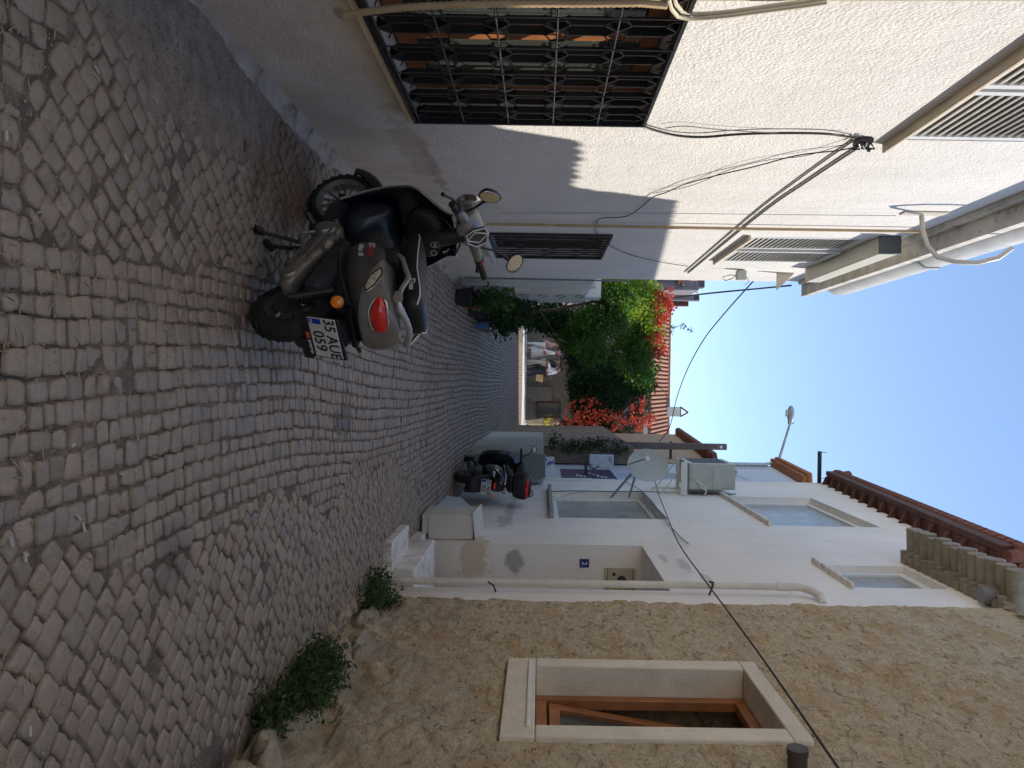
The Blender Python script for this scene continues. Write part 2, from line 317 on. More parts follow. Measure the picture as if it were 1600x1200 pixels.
WHITEP = simple('white_print', (.72, .72, .70), .5, var=.03); REDP = simple('red_print', (.45, .02, .02), .45, var=.1)
PLATEW = simple('plate_white', (.66, .66, .64), .4, var=.06, nscale=9); INK = simple('black_ink', (.012, .012, .012), .5, var=.1)
BLUEP = simple('plate_blue', (.01, .04, .42), .4, var=.05); ORP = simple('orange_print', (.62, .13, .03), .5, var=.1)
TILE = tile_mat('terracotta_tile', (.30, .12, .07), (.42, .19, .11), (.50, .30, .20))
TILED = tile_mat('dark_red_tile', (.13, .045, .03), (.20, .07, .045), (.24, .10, .065))
TILEB = tile_mat('beige_old_tile', (.20, .165, .12), (.30, .25, .18), (.36, .31, .24))
TILER = tile_mat('orange_brick', (.36, .13, .06), (.45, .18, .09), (.50, .26, .15))
TANW = plaster('tan_wall', (.50, .36, .24), 14, .7, gz_top=3)
BROWNSTONE = tile_mat('brown_stone_wall', (.12, .09, .065), (.20, .155, .115), (.28, .23, .18))
WIRE = simple('black_cable', (.02, .018, .018), .6); WIREG = simple('grey_cable', (.22, .21, .20), .6)
GALV = simple('galvanised_steel', (.42, .43, .43), .4, metal=.6, var=.15, nscale=10)
ACP = simple('aged_beige_casing', (.50, .51, .44), .5, var=.07, nscale=5, dirt=((.3, .29, .24), 6, .6))
ACD = simple('dark_grille', (.10, .105, .10), .5)
DISHM = simple('pale_grey_dish', (.46, .49, .46), .5, var=.06, nscale=5)
CABG = simple('grey_green_steel', (.17, .20, .19), .5, var=.1, nscale=4)
BOXW = simple('cream_painted_board', (.60, .56, .49), .75, var=.1, nscale=5, bstr=.3, bscale=20, dirt=((.4, .35, .28), 7, .58))
POT = simple('dark_plant_pot', (.03, .032, .035), .6); TERRA = simple('terracotta_pot', (.34, .14, .08), .8, var=.2)
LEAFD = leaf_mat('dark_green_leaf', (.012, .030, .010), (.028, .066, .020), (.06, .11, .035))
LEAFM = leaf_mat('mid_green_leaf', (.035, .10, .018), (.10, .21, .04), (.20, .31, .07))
LEAFY = leaf_mat('sun_toned_leaf', (.10, .20, .03), (.28, .40, .055), (.50, .38, .16))
LEAFW = leaf_mat('weed_leaf', (.03, .055, .02), (.07, .115, .035), (.20, .19, .09))
FLOW = leaf_mat('orange_red_petal', (.58, .055, .03), (.74, .15, .085), (.80, .32, .22), tint=(1.05, .85, .8), tr_=.25); FLOWP = leaf_mat('pink_petal', (.7, .03, .15), (.8, .08, .25))
BARK = simple('grey_bark', (.12, .09, .06), .9, var=.3, bstr=.8, bscale=30, bdist=.01, world=True)

# ================================================================== SETTING: ground
def ground():
    m = MB(); xs = [-400, -60, -12, -4] + [-1.75+.045*i for i in range(84)] + [4, 12, 60, 400]
    ys = [-60, -8, -2] + [1.2+.045*i for i in range(290)] + [14.5, 16, 18, 20, 23, 26, 30, 33, 36, 45, 80, 400]
    nx = len(xs); vs = []
    for y in ys:
        for x in xs:
            z = gz(x, y) - .010
            if 1 < y < 14.6 and -2 < x < 2.2:
                z += .010*noise.fractal(Vector((x*2.2, y*2.2, 0)), 1, 2, 4)+.0015+.004*noise.noise(Vector((x*22, y*22, 1)))
                z += .028*max(0, 1-math.hypot((x+1.35)/.47, (y-3.0)/1.05) + .35*noise.noise(Vector((x*3, y*3, 5))))**.5 if math.hypot((x+1.35)/.47, (y-3.0)/1.05) < .95 else 0
                z += .016*sm(1.25, 1.75, x+.12*noise.noise(Vector((x*2, y*2, 3))))*(1-sm(2.6, 4.6, y))*1.3
            vs.append((x, y, z))
    m.add(vs, [(j*nx+i, j*nx+i+1, (j+1)*nx+i+1, (j+1)*nx+i) for j in range(len(ys)-1) for i in range(nx-1)])
    tag(m.build('ground', DIRT, smooth=80), kind='structure')
ground()
def cobbles():
    rr = random.Random(3)
    def zone(x, y):
        n = noise.noise(Vector((x*1.3, y*.9, 9)))
        f = 1.4*sm(6.5, 12, y+1.5*n)
        if x > .5+.35*n+.05*(y-2)+f: return 1
        if x < -.35+.3*n-.12*max(0, y-3)-f and y > 2.1+.4*n: return 2
        return 0
    def warp(qx, qy, zi, ca, sa):
        x = ca*qx - sa*qy; y = sa*qx + ca*qy + (4 if zi else 0)
        w = noise.noise_vector(Vector((x*.5, y*.36, 2)))*(.24-.17*sm(5, 11, y)) + noise.noise_vector(Vector((x*1.7, y*1.2, 5)))*.022
        return x+w.x, y+w.y
    st = []; cell = {}
    for zi, ang in ((0, 0), (1, 38), (2, -36)):
        ca, sa = math.cos(R(ang)), math.sin(R(ang)); qx = -7.0 if zi else -2.6; ex = 7 if zi else 2.9
        while qx < ex:
            wd = rr.uniform(.064, .096); qy = -8.0+rr.random()*.1 if zi else 1.0+rr.random()*.1; ey = 8 if zi else 37.5
            while qy < ey:
                ln = rr.uniform(.060, .108)*(1.35 if rr.random() < .08 else 1)
                cx, cy = warp(qx+wd/2, qy+ln/2, zi, ca, sa)
                if -1.60 < cx < 2.0 and 1.5 < cy < 36.5 and zone(cx, cy) == zi:
                    near = cy < 9
                    g = (.0024+.0025*noise.noise(Vector((cx*2, cy*2, 4)))+rr.uniform(-.001, .0025)) if near else .006
                    co = []
                    for fx, fy in ((0, 0), (1, 0), (1, 1), (0, 1)):
                        X, Y = warp(qx+fx*wd, qy+fy*ln, zi, ca, sa); X += rr.uniform(-.0085, .0085); Y += rr.uniform(-.0085, .0085); co.append((X-cx, Y-cy))
                    sx = 1-2*g/wd
                    co = [(p[0]*sx, p[1]*(1-2*g/ln)) for p in co]
                    s_ = (cx, cy, zi, co); st.append(s_); cell.setdefault((int(cx/.15), int(cy/.15)), []).append(s_)
                qy += ln
            qx += wd
    vs = []; fs = []; rn = []
    for s_ in st:
        px, py, zi, poly = s_; near = py < 9
        e = math.hypot((px+1.35)/.42, (py-3.0)/1.0)
        if e < .8 + .3*noise.noise(Vector((px*2, py*2, 7))): continue
        k = (int(px/.15), int(py/.15))
        for a in (-1, 0, 1):
            for b in (-1, 0, 1):
                for q in cell.get((k[0]+a, k[1]+b), ()):
                    if q[2] == zi: continue
                    nx_, ny_ = q[0]-px, q[1]-py; L = math.hypot(nx_, ny_)
                    if L > .2 or L < 1e-6: continue
                    nx_ /= L; ny_ /= L; d = L/2-.004; out = []
                    for i in range(len(poly)):
                        P, Q = poly[i], poly[(i+1) % len(poly)]; sp = P[0]*nx_+P[1]*ny_-d; sq = Q[0]*nx_+Q[1]*ny_-d
                        if sp <= 0: out.append(P)
                        if sp*sq < 0: t = sp/(sp-sq); out.append((P[0]+(Q[0]-P[0])*t, P[1]+(Q[1]-P[1])*t))
                    poly = out
                    if len(poly) < 3: break
                if len(poly) < 3: break
            if len(poly) < 3: break
        if len(poly) < 3: continue
        ar = abs(sum(poly[i-1][0]*poly[i][1]-poly[i][0]*poly[i-1][1] for i in range(len(poly))))/2
        if ar < .0018: continue
        cx = sum(a[0] for a in poly)/len(poly); cy = sum(a[1] for a in poly)/len(poly)
        if near:
            np_ = []
            for a in range(len(poly)):
                P, Q = poly[a], poly[(a+1) % len(poly)]
                for t in (.13, .38, .64, .87): np_.append((P[0]+(Q[0]-P[0])*t+rr.uniform(-.0024, .0024), P[1]+(Q[1]-P[1])*t+rr.uniform(-.0024, .0024)))
            poly = np_
        n = len(poly); tx, ty = rr.gauss(0, .035), rr.gauss(0, .035); hz = rr.gauss(0, .003)
        rings = ((1, -.016), (.965, -.004), (.90, -.0003), (.5, .0012)) if near else ((1, -.018), (.9, .001))
        base = len(vs); v = rr.random()
        for f_, dz in rings:
            for a in poly:
                x = cx+(a[0]-cx)*f_; y = cy+(a[1]-cy)*f_
                jz = .0022*noise.noise(Vector(((px+x)*40, (py+y)*40, 0))) if near and dz > -.01 else 0
                vs.append((px+x, py+y, gz(px+x, py+y)+dz+hz+tx*x+ty*y+jz))
        for r_ in range(len(rings)-1):
            for a in range(n):
                b = (a+1) % n; fs.append((base+r_*n+a, base+r_*n+b, base+(r_+1)*n+b, base+(r_+1)*n+a)); rn.append(v)
        fs.append(tuple(base+(len(rings)-1)*n+a for a in range(n))); rn.append(v)
    me = bpy.data.meshes.new('road'); me.from_pydata(vs, [], fs); me.materials.append(COBBLE)
    at = me.attributes.new('rnd', 'FLOAT', 'FACE'); at.data.foreach_set('value', rn)
    me.polygons.foreach_set('use_smooth', [True]*len(fs))
    o = bpy.data.objects.new('road', me); S.collection.objects.link(o); tag(o, kind='structure')
cobbles()

# ------------------------------------------------------------------ wall with openings in a plane x = X; face looks towards -sx... reveals go inwards
def wall(m, X, y0, y1, z0, ztop, holes, inward, depth=.2, dy=.5, mi=0, thick=.35, ends=''):
    """inward = +1 if the building lies at larger x"""
    zt = ztop if callable(ztop) else (lambda y: ztop)
    ys = sorted(set([y0, y1]+[h[0] for h in holes]+[h[1] for h in holes])); zs = sorted(set([z0]+[h[2] for h in holes]+[h[3] for h in holes]))
    for a, b in zip(ys, ys[1:]):
        for i, c in enumerate(zs):
            last = i == len(zs)-1
            d = None if last else zs[i+1]
            mid = (a+b)/2; mz = (c+(d if d else c+.01))/2
            if any(h[0] < mid < h[1] and h[2] < mz < h[3] for h in holes): continue
            m.quad((X, a, c), (X, b, c), (X, b, zt(b) if last else d), (X, a, zt(a) if last else d), mi)
    for h in holes:
        D = X+inward*(h[4] if len(h) > 4 else depth); a, b, c, d = h[:4]; skip = h[5] if len(h) > 5 else ''
        m.quad((X, a, c), (X, b, c), (D, b, c), (D, a, c), mi); m.quad((X, a, d), (X, b, d), (D, b, d), (D, a, d), mi)
        if 'a' not in skip: m.quad((X, a, c), (X, a, d), (D, a, d), (D, a, c), mi)
        if 'b' not in skip: m.quad((X, b, c), (X, b, d), (D, b, d), (D, b, c), mi)
    Xi = X+inward*2.5                         # solid body behind: ends, back and top
    for ye, fl in ((y0, '0'), (y1, '1')):
        if fl not in ends: m.quad((X, ye, z0), (X, ye, zt(ye)), (Xi, ye, zt(ye)), (Xi, ye, z0), mi)
    m.quad((X, y0, zt(y0)), (X, y1, zt(y1)), (Xi, y1, zt(y1)), (Xi, y0, zt(y0)), mi); m.quad((Xi, y0, z0), (Xi, y1, z0), (Xi, y1, zt(y1)), (Xi, y0, zt(y0)), mi)

# window filling: frame bars and a pane
def framed(parent, X, y0, y1, z0, z1, fmat, gmat, w=.06, mull=(), t=.05, rails=(), name='window', inward=1):
    m = MB(); e = .003
    m.box(X, X+t*inward, y0+e, y0+w, z0+e, z1-e); m.box(X, X+t*inward, y1-w, y1-e, z0+e, z1-e)
    m.box(X+.002*inward, X+t*inward, y0+w, y1-w, z0+e, z0+w); m.box(X+.002*inward, X+t*inward, y0+w, y1-w, z1-w, z1-e)
    for q in mull: m.box(X-.004*inward, X+t*inward, q-w*.6, q+w*.6, z0+w, z1-w)
    for q in rails: m.box(X+.004*inward, X+t*inward, y0+w, y1-w, q-w*.4, q+w*.4)
    f = m.build(name, fmat, parent, bevel=.006)
    g = MB(); g.quad((X+t*.6*inward, y0+w*.7, z0+w*.7), (X+t*.6*inward, y1-w*.7, z0+w*.7), (X+t*.6*inward, y1-w*.7, z1-w*.7), (X+t*.6*inward, y0+w*.7, z1-w*.7))
    g.build('pane', gmat, f); return f

XL = -1.48; XS = 1.80; XW = 1.84
# ================================================================== LEFT: white stucco house
lh = empty('stucco_house', (XL, 6, 0), 'white rough stucco house with iron window grilles, white shutters and gutter, sunlit above', 'house'); lh.location = (0, 0, 0)
m = MB(); wall(m, XL, -4, 10.7, -.2, 5.02, [(2.40, 4.19, .67, 1.92, .17), (7.55, 8.9, .85, 2.05, .15), (7.55, 8.95, 3.42, 4.62, .10), (2.6, 4.55, 3.46, 4.9, .10)], -1)
m.build('wall', WHITE_STUCCO, lh, smooth=0)
# cement skirting fillet along the wall foot
m = MB(); rings = []
for i in range(120):
    y = 1.0+i*.083; wv = .075+.05*noise.noise(Vector((y*1.7, 0, 0)))+(.05 if y < 5 else 0)
    hgt = .035+.02*noise.noise(Vector((y*2.3, 4, 0)))
    rings.append([(XL-.02, y, gz(XL, y)-.05), (XL+wv, y, gz(XL, y)-.03), (XL+wv*.8, y, gz(XL, y)+.004+.006*noise.noise(Vector((y*9, 1, 0)))), (XL+wv*.35, y, gz(XL, y)+hgt*.45), (XL+.006, y, gz(XL, y)+hgt), (XL-.02, y, gz(XL, y)+hgt)])
m.loft(rings); m.build('skirting', simple('pale_cement_fillet', (.42, .355, .295), .92, var=.25, nscale=5, bstr=.7, bscale=40, bdist=.006, world=True, dirt=((.15, .125, .10), 7, .52)), lh)
# window A: grille
wa = framed(lh, XL-.12, 2.41, 4.18, .68, 1.91, WOOD, GLASS, .085, mull=(3.52,), t=.05, inward=-1)
g = MB(); g.box(XL-.01, XL+.05, 2.35, 4.25, .625, .665); g.build('sill', SURROUND, wa, bevel=.01)
g = MB(); Xg = XL+.035; zn = [.70+.242*i for i in range(6)]; yc = [2.54, 2.82, 3.095, 3.37, 3.63, 3.88, 4.10]
def bar(m, p, q, w=.008, d=.03, mi=0):      # flat bar, deep in x
    p, q = Vector(p), Vector(q); t = (q-p).normalized(); n = Vector((1, 0, 0)).cross(t)*w/2; dx = Vector((d/2, 0, 0))
    m.loft([[tuple(a+n+dx), tuple(a-n+dx), tuple(a-n-dx), tuple(a+n-dx)] for a in (p, q)], mi)
for y in yc:
    for a, b in zip(zn, zn[1:]):
        hw = .045
        for s_ in (-1, 1):
            bar(g, (Xg, y, a), (Xg, y+s_*hw, a+.05), .007, .045); bar(g, (Xg, y+s_*hw, a+.05), (Xg, y+s_*hw, b-.05), .008, .036); bar(g, (Xg, y+s_*hw, b-.05), (Xg, y, b), .007, .045)
        # shallow pyramids between the hexagons
        for s_ in ((-1, 1) if y < 4.05 else (-1,)): bar(g, (Xg+.012, y+s_*hw, a+.05), (Xg+.02, y+s_*.09, a+.03), .004, .008); bar(g, (Xg+.012, y+s_*hw, b-.05), (Xg+.02, y+s_*.09, b-.03), .004, .008); bar(g, (Xg+.02, y+s_*.09, b-.03), (Xg+.02, y+s_*.09, b+.03 if b < 1.9 else b), .004, .008)
for z in zn: g.tube([(Xg+.02, 2.40, z), (Xg+.02, 4.20, z)], .005, 6, 1)
for y in (3.995, 3.755, 3.50, 3.23, 2.955): g.tube([(Xg+.035, y, .68), (Xg+.035, y, 1.92)], .0035, 6, 1)
g.box(Xg-.03, Xg+.03, 4.195, 4.212, .665, 1.935); g.box(Xg-.03, Xg+.03, 2.35, 4.194, 1.915, 1.932); g.box(Xg-.028, Xg+.028, 2.35, 4.194, .667, .684)
g.build('grille', [IRON, IRONHI], wa)
# window B: narrow scroll grille
wb = framed(lh, XL-.1, 7.56, 8.89, .86, 2.04, DKWOOD, GLASS, .07, mull=(8.2,), inward=-1)
g = MB(); Xg = XL+.015; g.box(Xg-.012, Xg+.012, 7.53, 7.56, .84, 2.07); g.box(Xg-.012, Xg+.012, 8.89, 8.92, .84, 2.07); g.box(Xg-.01, Xg+.01, 7.56, 8.89, .84, .865); g.box(Xg-.01, Xg+.01, 7.56, 8.89, 2.045, 2.07)
for i in range(9):
    y = 7.7+i*.137; g.box(Xg-.006, Xg+.006, y-.006, y+.006, .865, 2.045)
    for z in (1.1, 1.45, 1.8):
        g.tube([(Xg+.004, y+.03*math.sin(a*.7)*(1 if i % 2 else -1), z-.09+a*.02) for a in range(10)], .005, 5)
g.build('grille', IRON, wb)
g = MB(); g.box(XL-.02, XL+.09, 7.48, 8.98, .80, .838); g.build('sill', SHADE_WHITE, wb, bevel=.008)
# shutters
def shutter(parent, X, y0, y1, z0, z1, open_=0):
    m = MB(); f = .045
    m.box(X-.035, X, y0, y0+f, z0, z1); m.box(X-.035, X, y1-f, y1, z0, z1); m.box(X-.033, X-.002, y0+f, y1-f, z0, z0+f); m.box(X-.033, X-.002, y0+f, y1-f, z1-f, z1)
    n = int((z1-z0-2*f)/.05)
    for i in range(n):
        z = z0+f+(i+.5)*(z1-z0-2*f)/n
        T = Matrix.Translation((X-.017, 0, z)) @ Matrix.Rotation(R(63), 4, 'Y')
        m.box(-.034, .034, y0+f, y1-f, -.004, .004, T=T)
    m.box(X-.045, X-.0405, y0+.004, y1-.004, z0+.004, z1-.004)
    return m.build('shutter', PVCW, parent)
wc = boxpart('window', DKWOOD, lh, XL-.13, XL-.1, 7.55, 8.95, 3.42, 4.62)
boxpart('sill', SURROUND, wc, XL-.01, XL+.05, 7.47, 9.03, 3.385, 3.415, bevel=.008)
shutter(wc, XL+.0, 7.57, 8.2, 3.44, 4.6); shutter(wc, XL+.02, 8.26, 8.93, 3.44, 4.6)
wd = boxpart('window', DKWOOD, lh, XL-.13, XL-.1, 2.6, 4.55, 3.46, 4.9)
boxpart('sill', SURROUND, wd, XL-.01, XL+.055, 2.5, 4.64, 3.42, 3.45, bevel=.008)
shutter(wd, XL+.0, 3.80, 4.53, 3.48, 4.88); shutter(wd, XL+.0, 3.03, 3.76, 3.48, 4.88); 
# awning cassette over window C
aw = MB(); aw.box(XL+.003, XL+.17, 7.42, 9.5, 4.63, 4.83); a_ = aw.build('awning_box', simple('cream_awning_casing', (.60, .57, .46), .5, var=.05), lh, bevel=.012)
boxpart('end_cap', ACD, a_, XL+.003, XL+.175, 7.385, 7.418, 4.625, 4.835, bevel=.006)
# eave: soffit, moulding, gutter
m = MB(); m.box(XL-2.4, XL+.20, -4, 10.72, 5.005, 5.100); m.box(XL+.003, XL+.05, -4, 10.6, 4.920, 5.003); m.build('eave', simple('weathered_white_eave', (.62, .60, .56), .85, var=.2, nscale=4, bstr=.6, bscale=25, bdist=.01, world=True, dirt=((.16, .14, .12), 6, .56)), lh)
m = MB()
for a, b in ((-4, 2.6), (2.6, 5.000), (5.000, 7.7), (7.7, 10.05)):
    prof = [(.14, 5.110), (.20, 5.120), (.25, 5.200), (.25, 5.350), (.235, 5.350), (.235, 5.210), (.19, 5.135), (.14, 5.125)]
    m.loft([[(XL+p, y, z) for p, z in prof] for y in (a+.002, b-.002)])
    prof2 = [(.13, 5.102), (.205, 5.110), (.262, 5.195), (.262, 5.360), (.25, 5.360), (.25, 5.200), (.20, 5.122), (.13, 5.115)]
    if a > 0: m.loft([[(XL+p+.004, y, z-.003) for p, z in prof2] for y in (a-.04, a+.04)])
m.build('gutter', simple('old_white_gutter', (.66, .65, .61), .5, var=.1, nscale=4, dirt=((.4, .37, .32), 7, .58)), lh)
m = MB(); rings = []
for i in range(60):
    y = 10.9-.25*i; rings.append([(XL+.03, y, 5.100), (XL+.13+.02*noise.noise(Vector((y*3, 0, 0))), y, 5.105), (XL+.12, y, 5.160+.02*noise.noise(Vector((y*4, 2, 0)))), (XL-.6, y, 5.350), (XL-2.4, y, 6.1), (XL-2.4, y, 5.100)])
m.loft(rings); m.build('roof', TILE, lh)
m = MB(); m.tube([(XL+.035, 6.98, .15), (XL+.035, 6.98, 1.4), (XL+.035, 7.0, 3.2), (XL+.035, 7.0, 4.88)], .014, 8); m.build('conduit', BEIGE, lh)
# conduit with plate at the eave
m = MB()
p0 = atX(1440, 336, XL+.02)
m.tube([p0, p0+Vector((.12, 0, .01)), p0+Vector((.25, 0, .05)), p0+Vector((.35, 0, .14)), p0+Vector((.39, -.02, .28)), p0+Vector((.40, -.05, .44)), p0+Vector((.36, -.08, .60)), p0+Vector((.28, -.1, .70))], .02, 10)
m.box(XL+.003, XL+.012, p0.y-.06, p0.y+.06, p0.z-.16, p0.z+.2)
m.build('cable_conduit', PIPE, lh)
# corrugated hose and bundle at the near edge
m = MB(); hp = [atX(x, y, XL+.10) for x, y in ((538, 24), (580, 17), (640, 11), (720, 7), (820, 6), (920, 6), (1000, 5), (1045, 9))]
pts = []; rad = []
for a, b in zip(hp, hp[1:]):
    for k in range(16): pts.append(a.lerp(b, k/16)); rad.append(.012 if k % 2 else .0145)
m.tube(pts, rad, 8); o = m.build('corrugated_hose', BEIGE); tag(o, 'tan corrugated hose running beside the big iron window grille', 'hose')
m = MB(); hp = [atX(x, y, XL+.06) for x, y in ((1052, -10), (1056, 6), (1066, 18), (1085, 22), (1110, 21), (1150, 17), (1200, 10), (1260, 2), (1300, -4))]
for d in (0, .016): m.tube([p+Vector((d, d*.3, -d)) for p in hp], .0085, 7)
m.tube([atX(x, -2, XL+.04) for x in (1000, 1100, 1250, 1400, 1620)], .008, 6)
tag(m.build('cable_bundle', simple('cream_cable', (.62, .55, .42), .5)), 'bent bundle of cream cables on sunlit stucco above the big grille', 'cable')

# junction hole with cables
jb = empty('junction_box', atX(1348, 218, XL), 'broken black junction box with cable ends in the sunlit stucco wall', 'junction box'); jl = jb.location.copy()
m = MB(); m.box(.004, .03, -.05, .05, -.04, .045); rr = random.Random(5)
for i in range(12):
    a = Vector((.03, rr.uniform(-.05, .05), rr.uniform(-.04, .04))); m.tube([a, a+Vector((.03, rr.uniform(-.03, .03), rr.uniform(-.02, .03))), a+Vector((.015, rr.uniform(-.06, .06), rr.uniform(-.05, .05)))], .006, 5)
m.build('box', IRON, jb, bevel=.008); jb.location = jl
m = MB(); m.tube([(.03, -.04, -.03), (.06, -.02, .0), (.05, .03, .035)], .008, 6); m.build('cable_end', WHITEP, jb)
def cable(name, label, pts, r, mat, X=None, cat='cable', group=None, n=6):
    P = [atX(a, b, X) if X is not None else Vector(a) for a, b in pts] if X is not None else [Vector(p) for p in pts]
    Q = []
    for i in range(len(P)-1):                # Catmull-Rom
        a, b, c, d = P[max(i-1, 0)], P[i], P[i+1], P[min(i+2, len(P)-1)]
        for k in range(6):
            t = k/6; Q.append(.5*((2*b)+(c-a)*t+(2*a-5*b+4*c-d)*t*t+(3*b-a-3*c+d)*t**3))
    Q.append(P[-1]); m = MB(); m.tube(Q, r, n); return tag(m.build(name, mat), label, cat, group)
cable('cable', 'thick sagging black cable bundle from the grille corner to the junction box', [(1003, 196), (1025, 204), (1060, 212), (1100, 214), (1150, 210), (1210, 208), (1290, 209), (1335, 216)], .0075, WIRE, XL+.02)
cable('cable', 'thin grey cable just above the sagging black bundle on the stucco', [(1040, 200), (1070, 197), (1120, 202), (1200, 207), (1320, 210)], .003, WIREG, XL+.02)
cable('cable', 'upper of two straight taut cables crossing the sunlit stucco wall', [(1330, 222), (1252, 277), (1172, 338), (1070, 425)], .006, WIREG, XL+.008)
cable('cable', 'lower of two straight taut cables crossing the sunlit stucco wall', [(1345, 228), (1262, 283), (1185, 337), (1075, 427)], .008, WIREG, XL+.010)
cable('cable', 'thin wavy black wire straying down over the small barred window', [(1340, 229), (1310, 235), (1245, 243), (1180, 260), (1120, 274), (1070, 288), (1040, 301), (1020, 308), (1000, 325), (978, 338), (940, 341), (932, 348), (931, 362), (950, 382), (985, 398), (1030, 409), (1075, 416)], .0042, WIRE, XL+.022)
cable('cable', 'faint thin wire above the wavy black wire on the stucco', [(1330, 222), (1260, 243), (1200, 250), (1140, 265), (1080, 290), (1020, 302)], .0025, WIREG, XL+.02)
cable('cable', 'hair-thin wire beside the beige conduit on the stucco wall', [(770, 333), (1000, 333), (1200, 335), (1400, 337)], .0025, WIREG, XL+.02)

# ================================================================== RIGHT: stone house
sh = empty('stone_house', (0, 0, 0), 'tan rubble stone house with a framed brown window beside the lane', 'house')
def stone_wall():
    hole = (3.86, 4.97, 1.20, 2.79); m = MB(); dx = .019
    ys = [1.6+dx*i for i in range(int((6.37-1.6)/dx))]+[6.37]; zs = [-.12+dx*i for i in range(int(5.38/dx)+1)]
    idx = {}; vs = []; fs = []
    for j, z in enumerate(zs):
        for i, y in enumerate(ys):
            nv = noise.noise_vector(Vector((1, y*3, z*3)))*.09 + noise.noise_vector(Vector((4, y*9, z*9)))*.03
            w = Vector((0, y*.62, z*1.15)) + nv
            d, pt = noise.voronoi(w*5.2); e = d[1]-d[0]
            inr = hole[0]-.05 < y < hole[1]+.05 and hole[2]-.05 < z < hole[3]+.05
            rough = 1.0+1.3*sm(1.1, .2, z); id_ = noise.cell(Vector((pt[0].x*37, pt[0].y*37, pt[0].z*37)))
            fill = sm(-.15, .25, noise.noise(Vector((3, y*1.6, z*1.6))))
            b = rough*(.007*id_*sm(.03, .14, e)*fill + .010*sm(.0, .10, e)*fill) + .010*rough*noise.fractal(Vector((5, y*7, z*10)), .8, 2.1, 5)
            foot = .10*sm(.60, .0, z+.3*noise.noise(Vector((2, y*1.9, z*2))))*(1-.55*sm(4.9, 6.2, y))*(.5+.9*id_)
            b += foot*sm(.0, .22, e)
            if inr: b = min(b, .004)
            if y > 6.33: b = min(b, .02)
            vs.append((XS-b, y, z))
    n = len(ys)
    for j in range(len(zs)-1):
        for i in range(n-1):
            cy, cz = (ys[i]+ys[i+1])/2, (zs[j]+zs[j+1])/2
            if hole[0] < cy < hole[1] and hole[2] < cz < hole[3]: continue
            fs.append((j*n+i, j*n+i+1, (j+1)*n+i+1, (j+1)*n+i))
    m.add(vs, fs)
    # end and top and back so that it is a solid house
    m.box(XS+.03, XS+3, -4, 6.365, -.2, 5.2); 
    return m
# opening is cut from the inner body with a niche: build body as pieces
def stone_body():
    m = MB(); X = XS+.0; a, b, c, d = 3.86, 4.97, 1.2, 2.79
    m.box(X+.01, X+3, -4, a, -.2, 5.24); m.box(X+.01, X+3, b, 6.36, -.2, 5.24)
    m.box(X+.01, X+3, a+.0, b-.0, -.2, c); m.box(X+.01, X+3, a, b, d, 5.24)
    return m
m = stone_wall(); m.v = m.v[:-8]; m.f = m.f[:-6]; m.m = m.m[:-6]
m.build('wall', STONE, sh, smooth=180)
m = stone_body(); m.build('wall_core', STONE, sh, smooth=0)
m = MB(); m.box(XS-.02, XS+.03, -4, 1.62, -.2, 5.24); m.build('wall_near', STONE, sh, smooth=0)
# surround
m = MB(); e = .0
def wob(y, z): return .006*noise.noise(Vector((y*4, z*4, 1)))
for (a, b, c, d) in ((3.86, 4.97, 1.20, 1.38), (3.86, 4.97, 2.69, 2.79), (3.86, 4.0, 1.382, 2.688), (4.83, 4.97, 1.382, 2.688)):
    m.box(XS-.028, XS+.17, a, b, c, d)
sr = m.build('window', SURROUND, sh, bevel=.009); sr['label'] = 'brown wooden window tilted open inside a cast stone surround'
boxpart('sill_strip', PVC, sr, XS-.04, XS-.0285, 3.97, 4.9, 1.335, 1.352, bevel=.002)
m = MB(); X = XS+.155
m.box(X, X+.06, 4.003, 4.075, 1.383, 2.687); m.box(X, X+.06, 4.755, 4.827, 1.383, 2.687); m.box(X+.002, X+.058, 4.075, 4.755, 1.383, 1.45); m.box(X+.002, X+.058, 4.075, 4.755, 2.62, 2.687)
m.build('frame', WOOD, sr, bevel=.004)
T = Matrix.Translation((X+.03, 0, 1.46)) @ Matrix.Rotation(R(9), 4, 'Y') @ Matrix.Translation((-X-.03, 0, -1.46))
m = MB(); X2 = X+.01
for a in ((4.09, 4.16, 1.46, 2.6), (4.67, 4.74, 1.46, 2.6), (4.16, 4.67, 1.462, 1.53), (4.16, 4.67, 2.53, 2.598)): m.box(X2, X2+.05, a[0], a[1], a[2], a[3], T=T)
sa = m.build('sash', WOOD, sr, bevel=.004)
m = MB(); m.quad(*[tuple(T @ Vector((X2+.025, y, z))) for y, z in ((4.15, 1.52), (4.68, 1.52), (4.68, 2.54), (4.15, 2.54))]); m.build('pane', GLASS, sa)
m = MB(); m.box(X+.5, X+.52, 3.87, 4.96, 1.3, 2.75); m.build('dark_room_sheet', DKWOOD, sr)  # dark sheet standing for the unlit room behind the window
# roof edge tiles that throw the saw-tooth shadow
m = MB(); m.box(XS-.01, XS+3, -4, 6.36, 5.2, 5.25)
for i in range(30):
    y = 6.28-.175*i
    if y < 1: break
    m.tube([(XS-.045, y, 5.26), (XS+.5, y, 5.42)], [.06, .06], 8)
m.build('roof', TILEB, sh)
# stub pipe
m = MB(); c = atX(1246, 1186, XS-.06); m.cyl((XS-.11, c.y, c.z), (XS+.05, c.y, c.z), .045); m.cyl((XS-.112, c.y, c.z), (XS-.08, c.y, c.z), .05)
tag(m.build('drain_stub', simple('brown_pipe', (.07, .045, .035), .6)), 'short brown drain stub poking out of the stone wall', 'pipe')

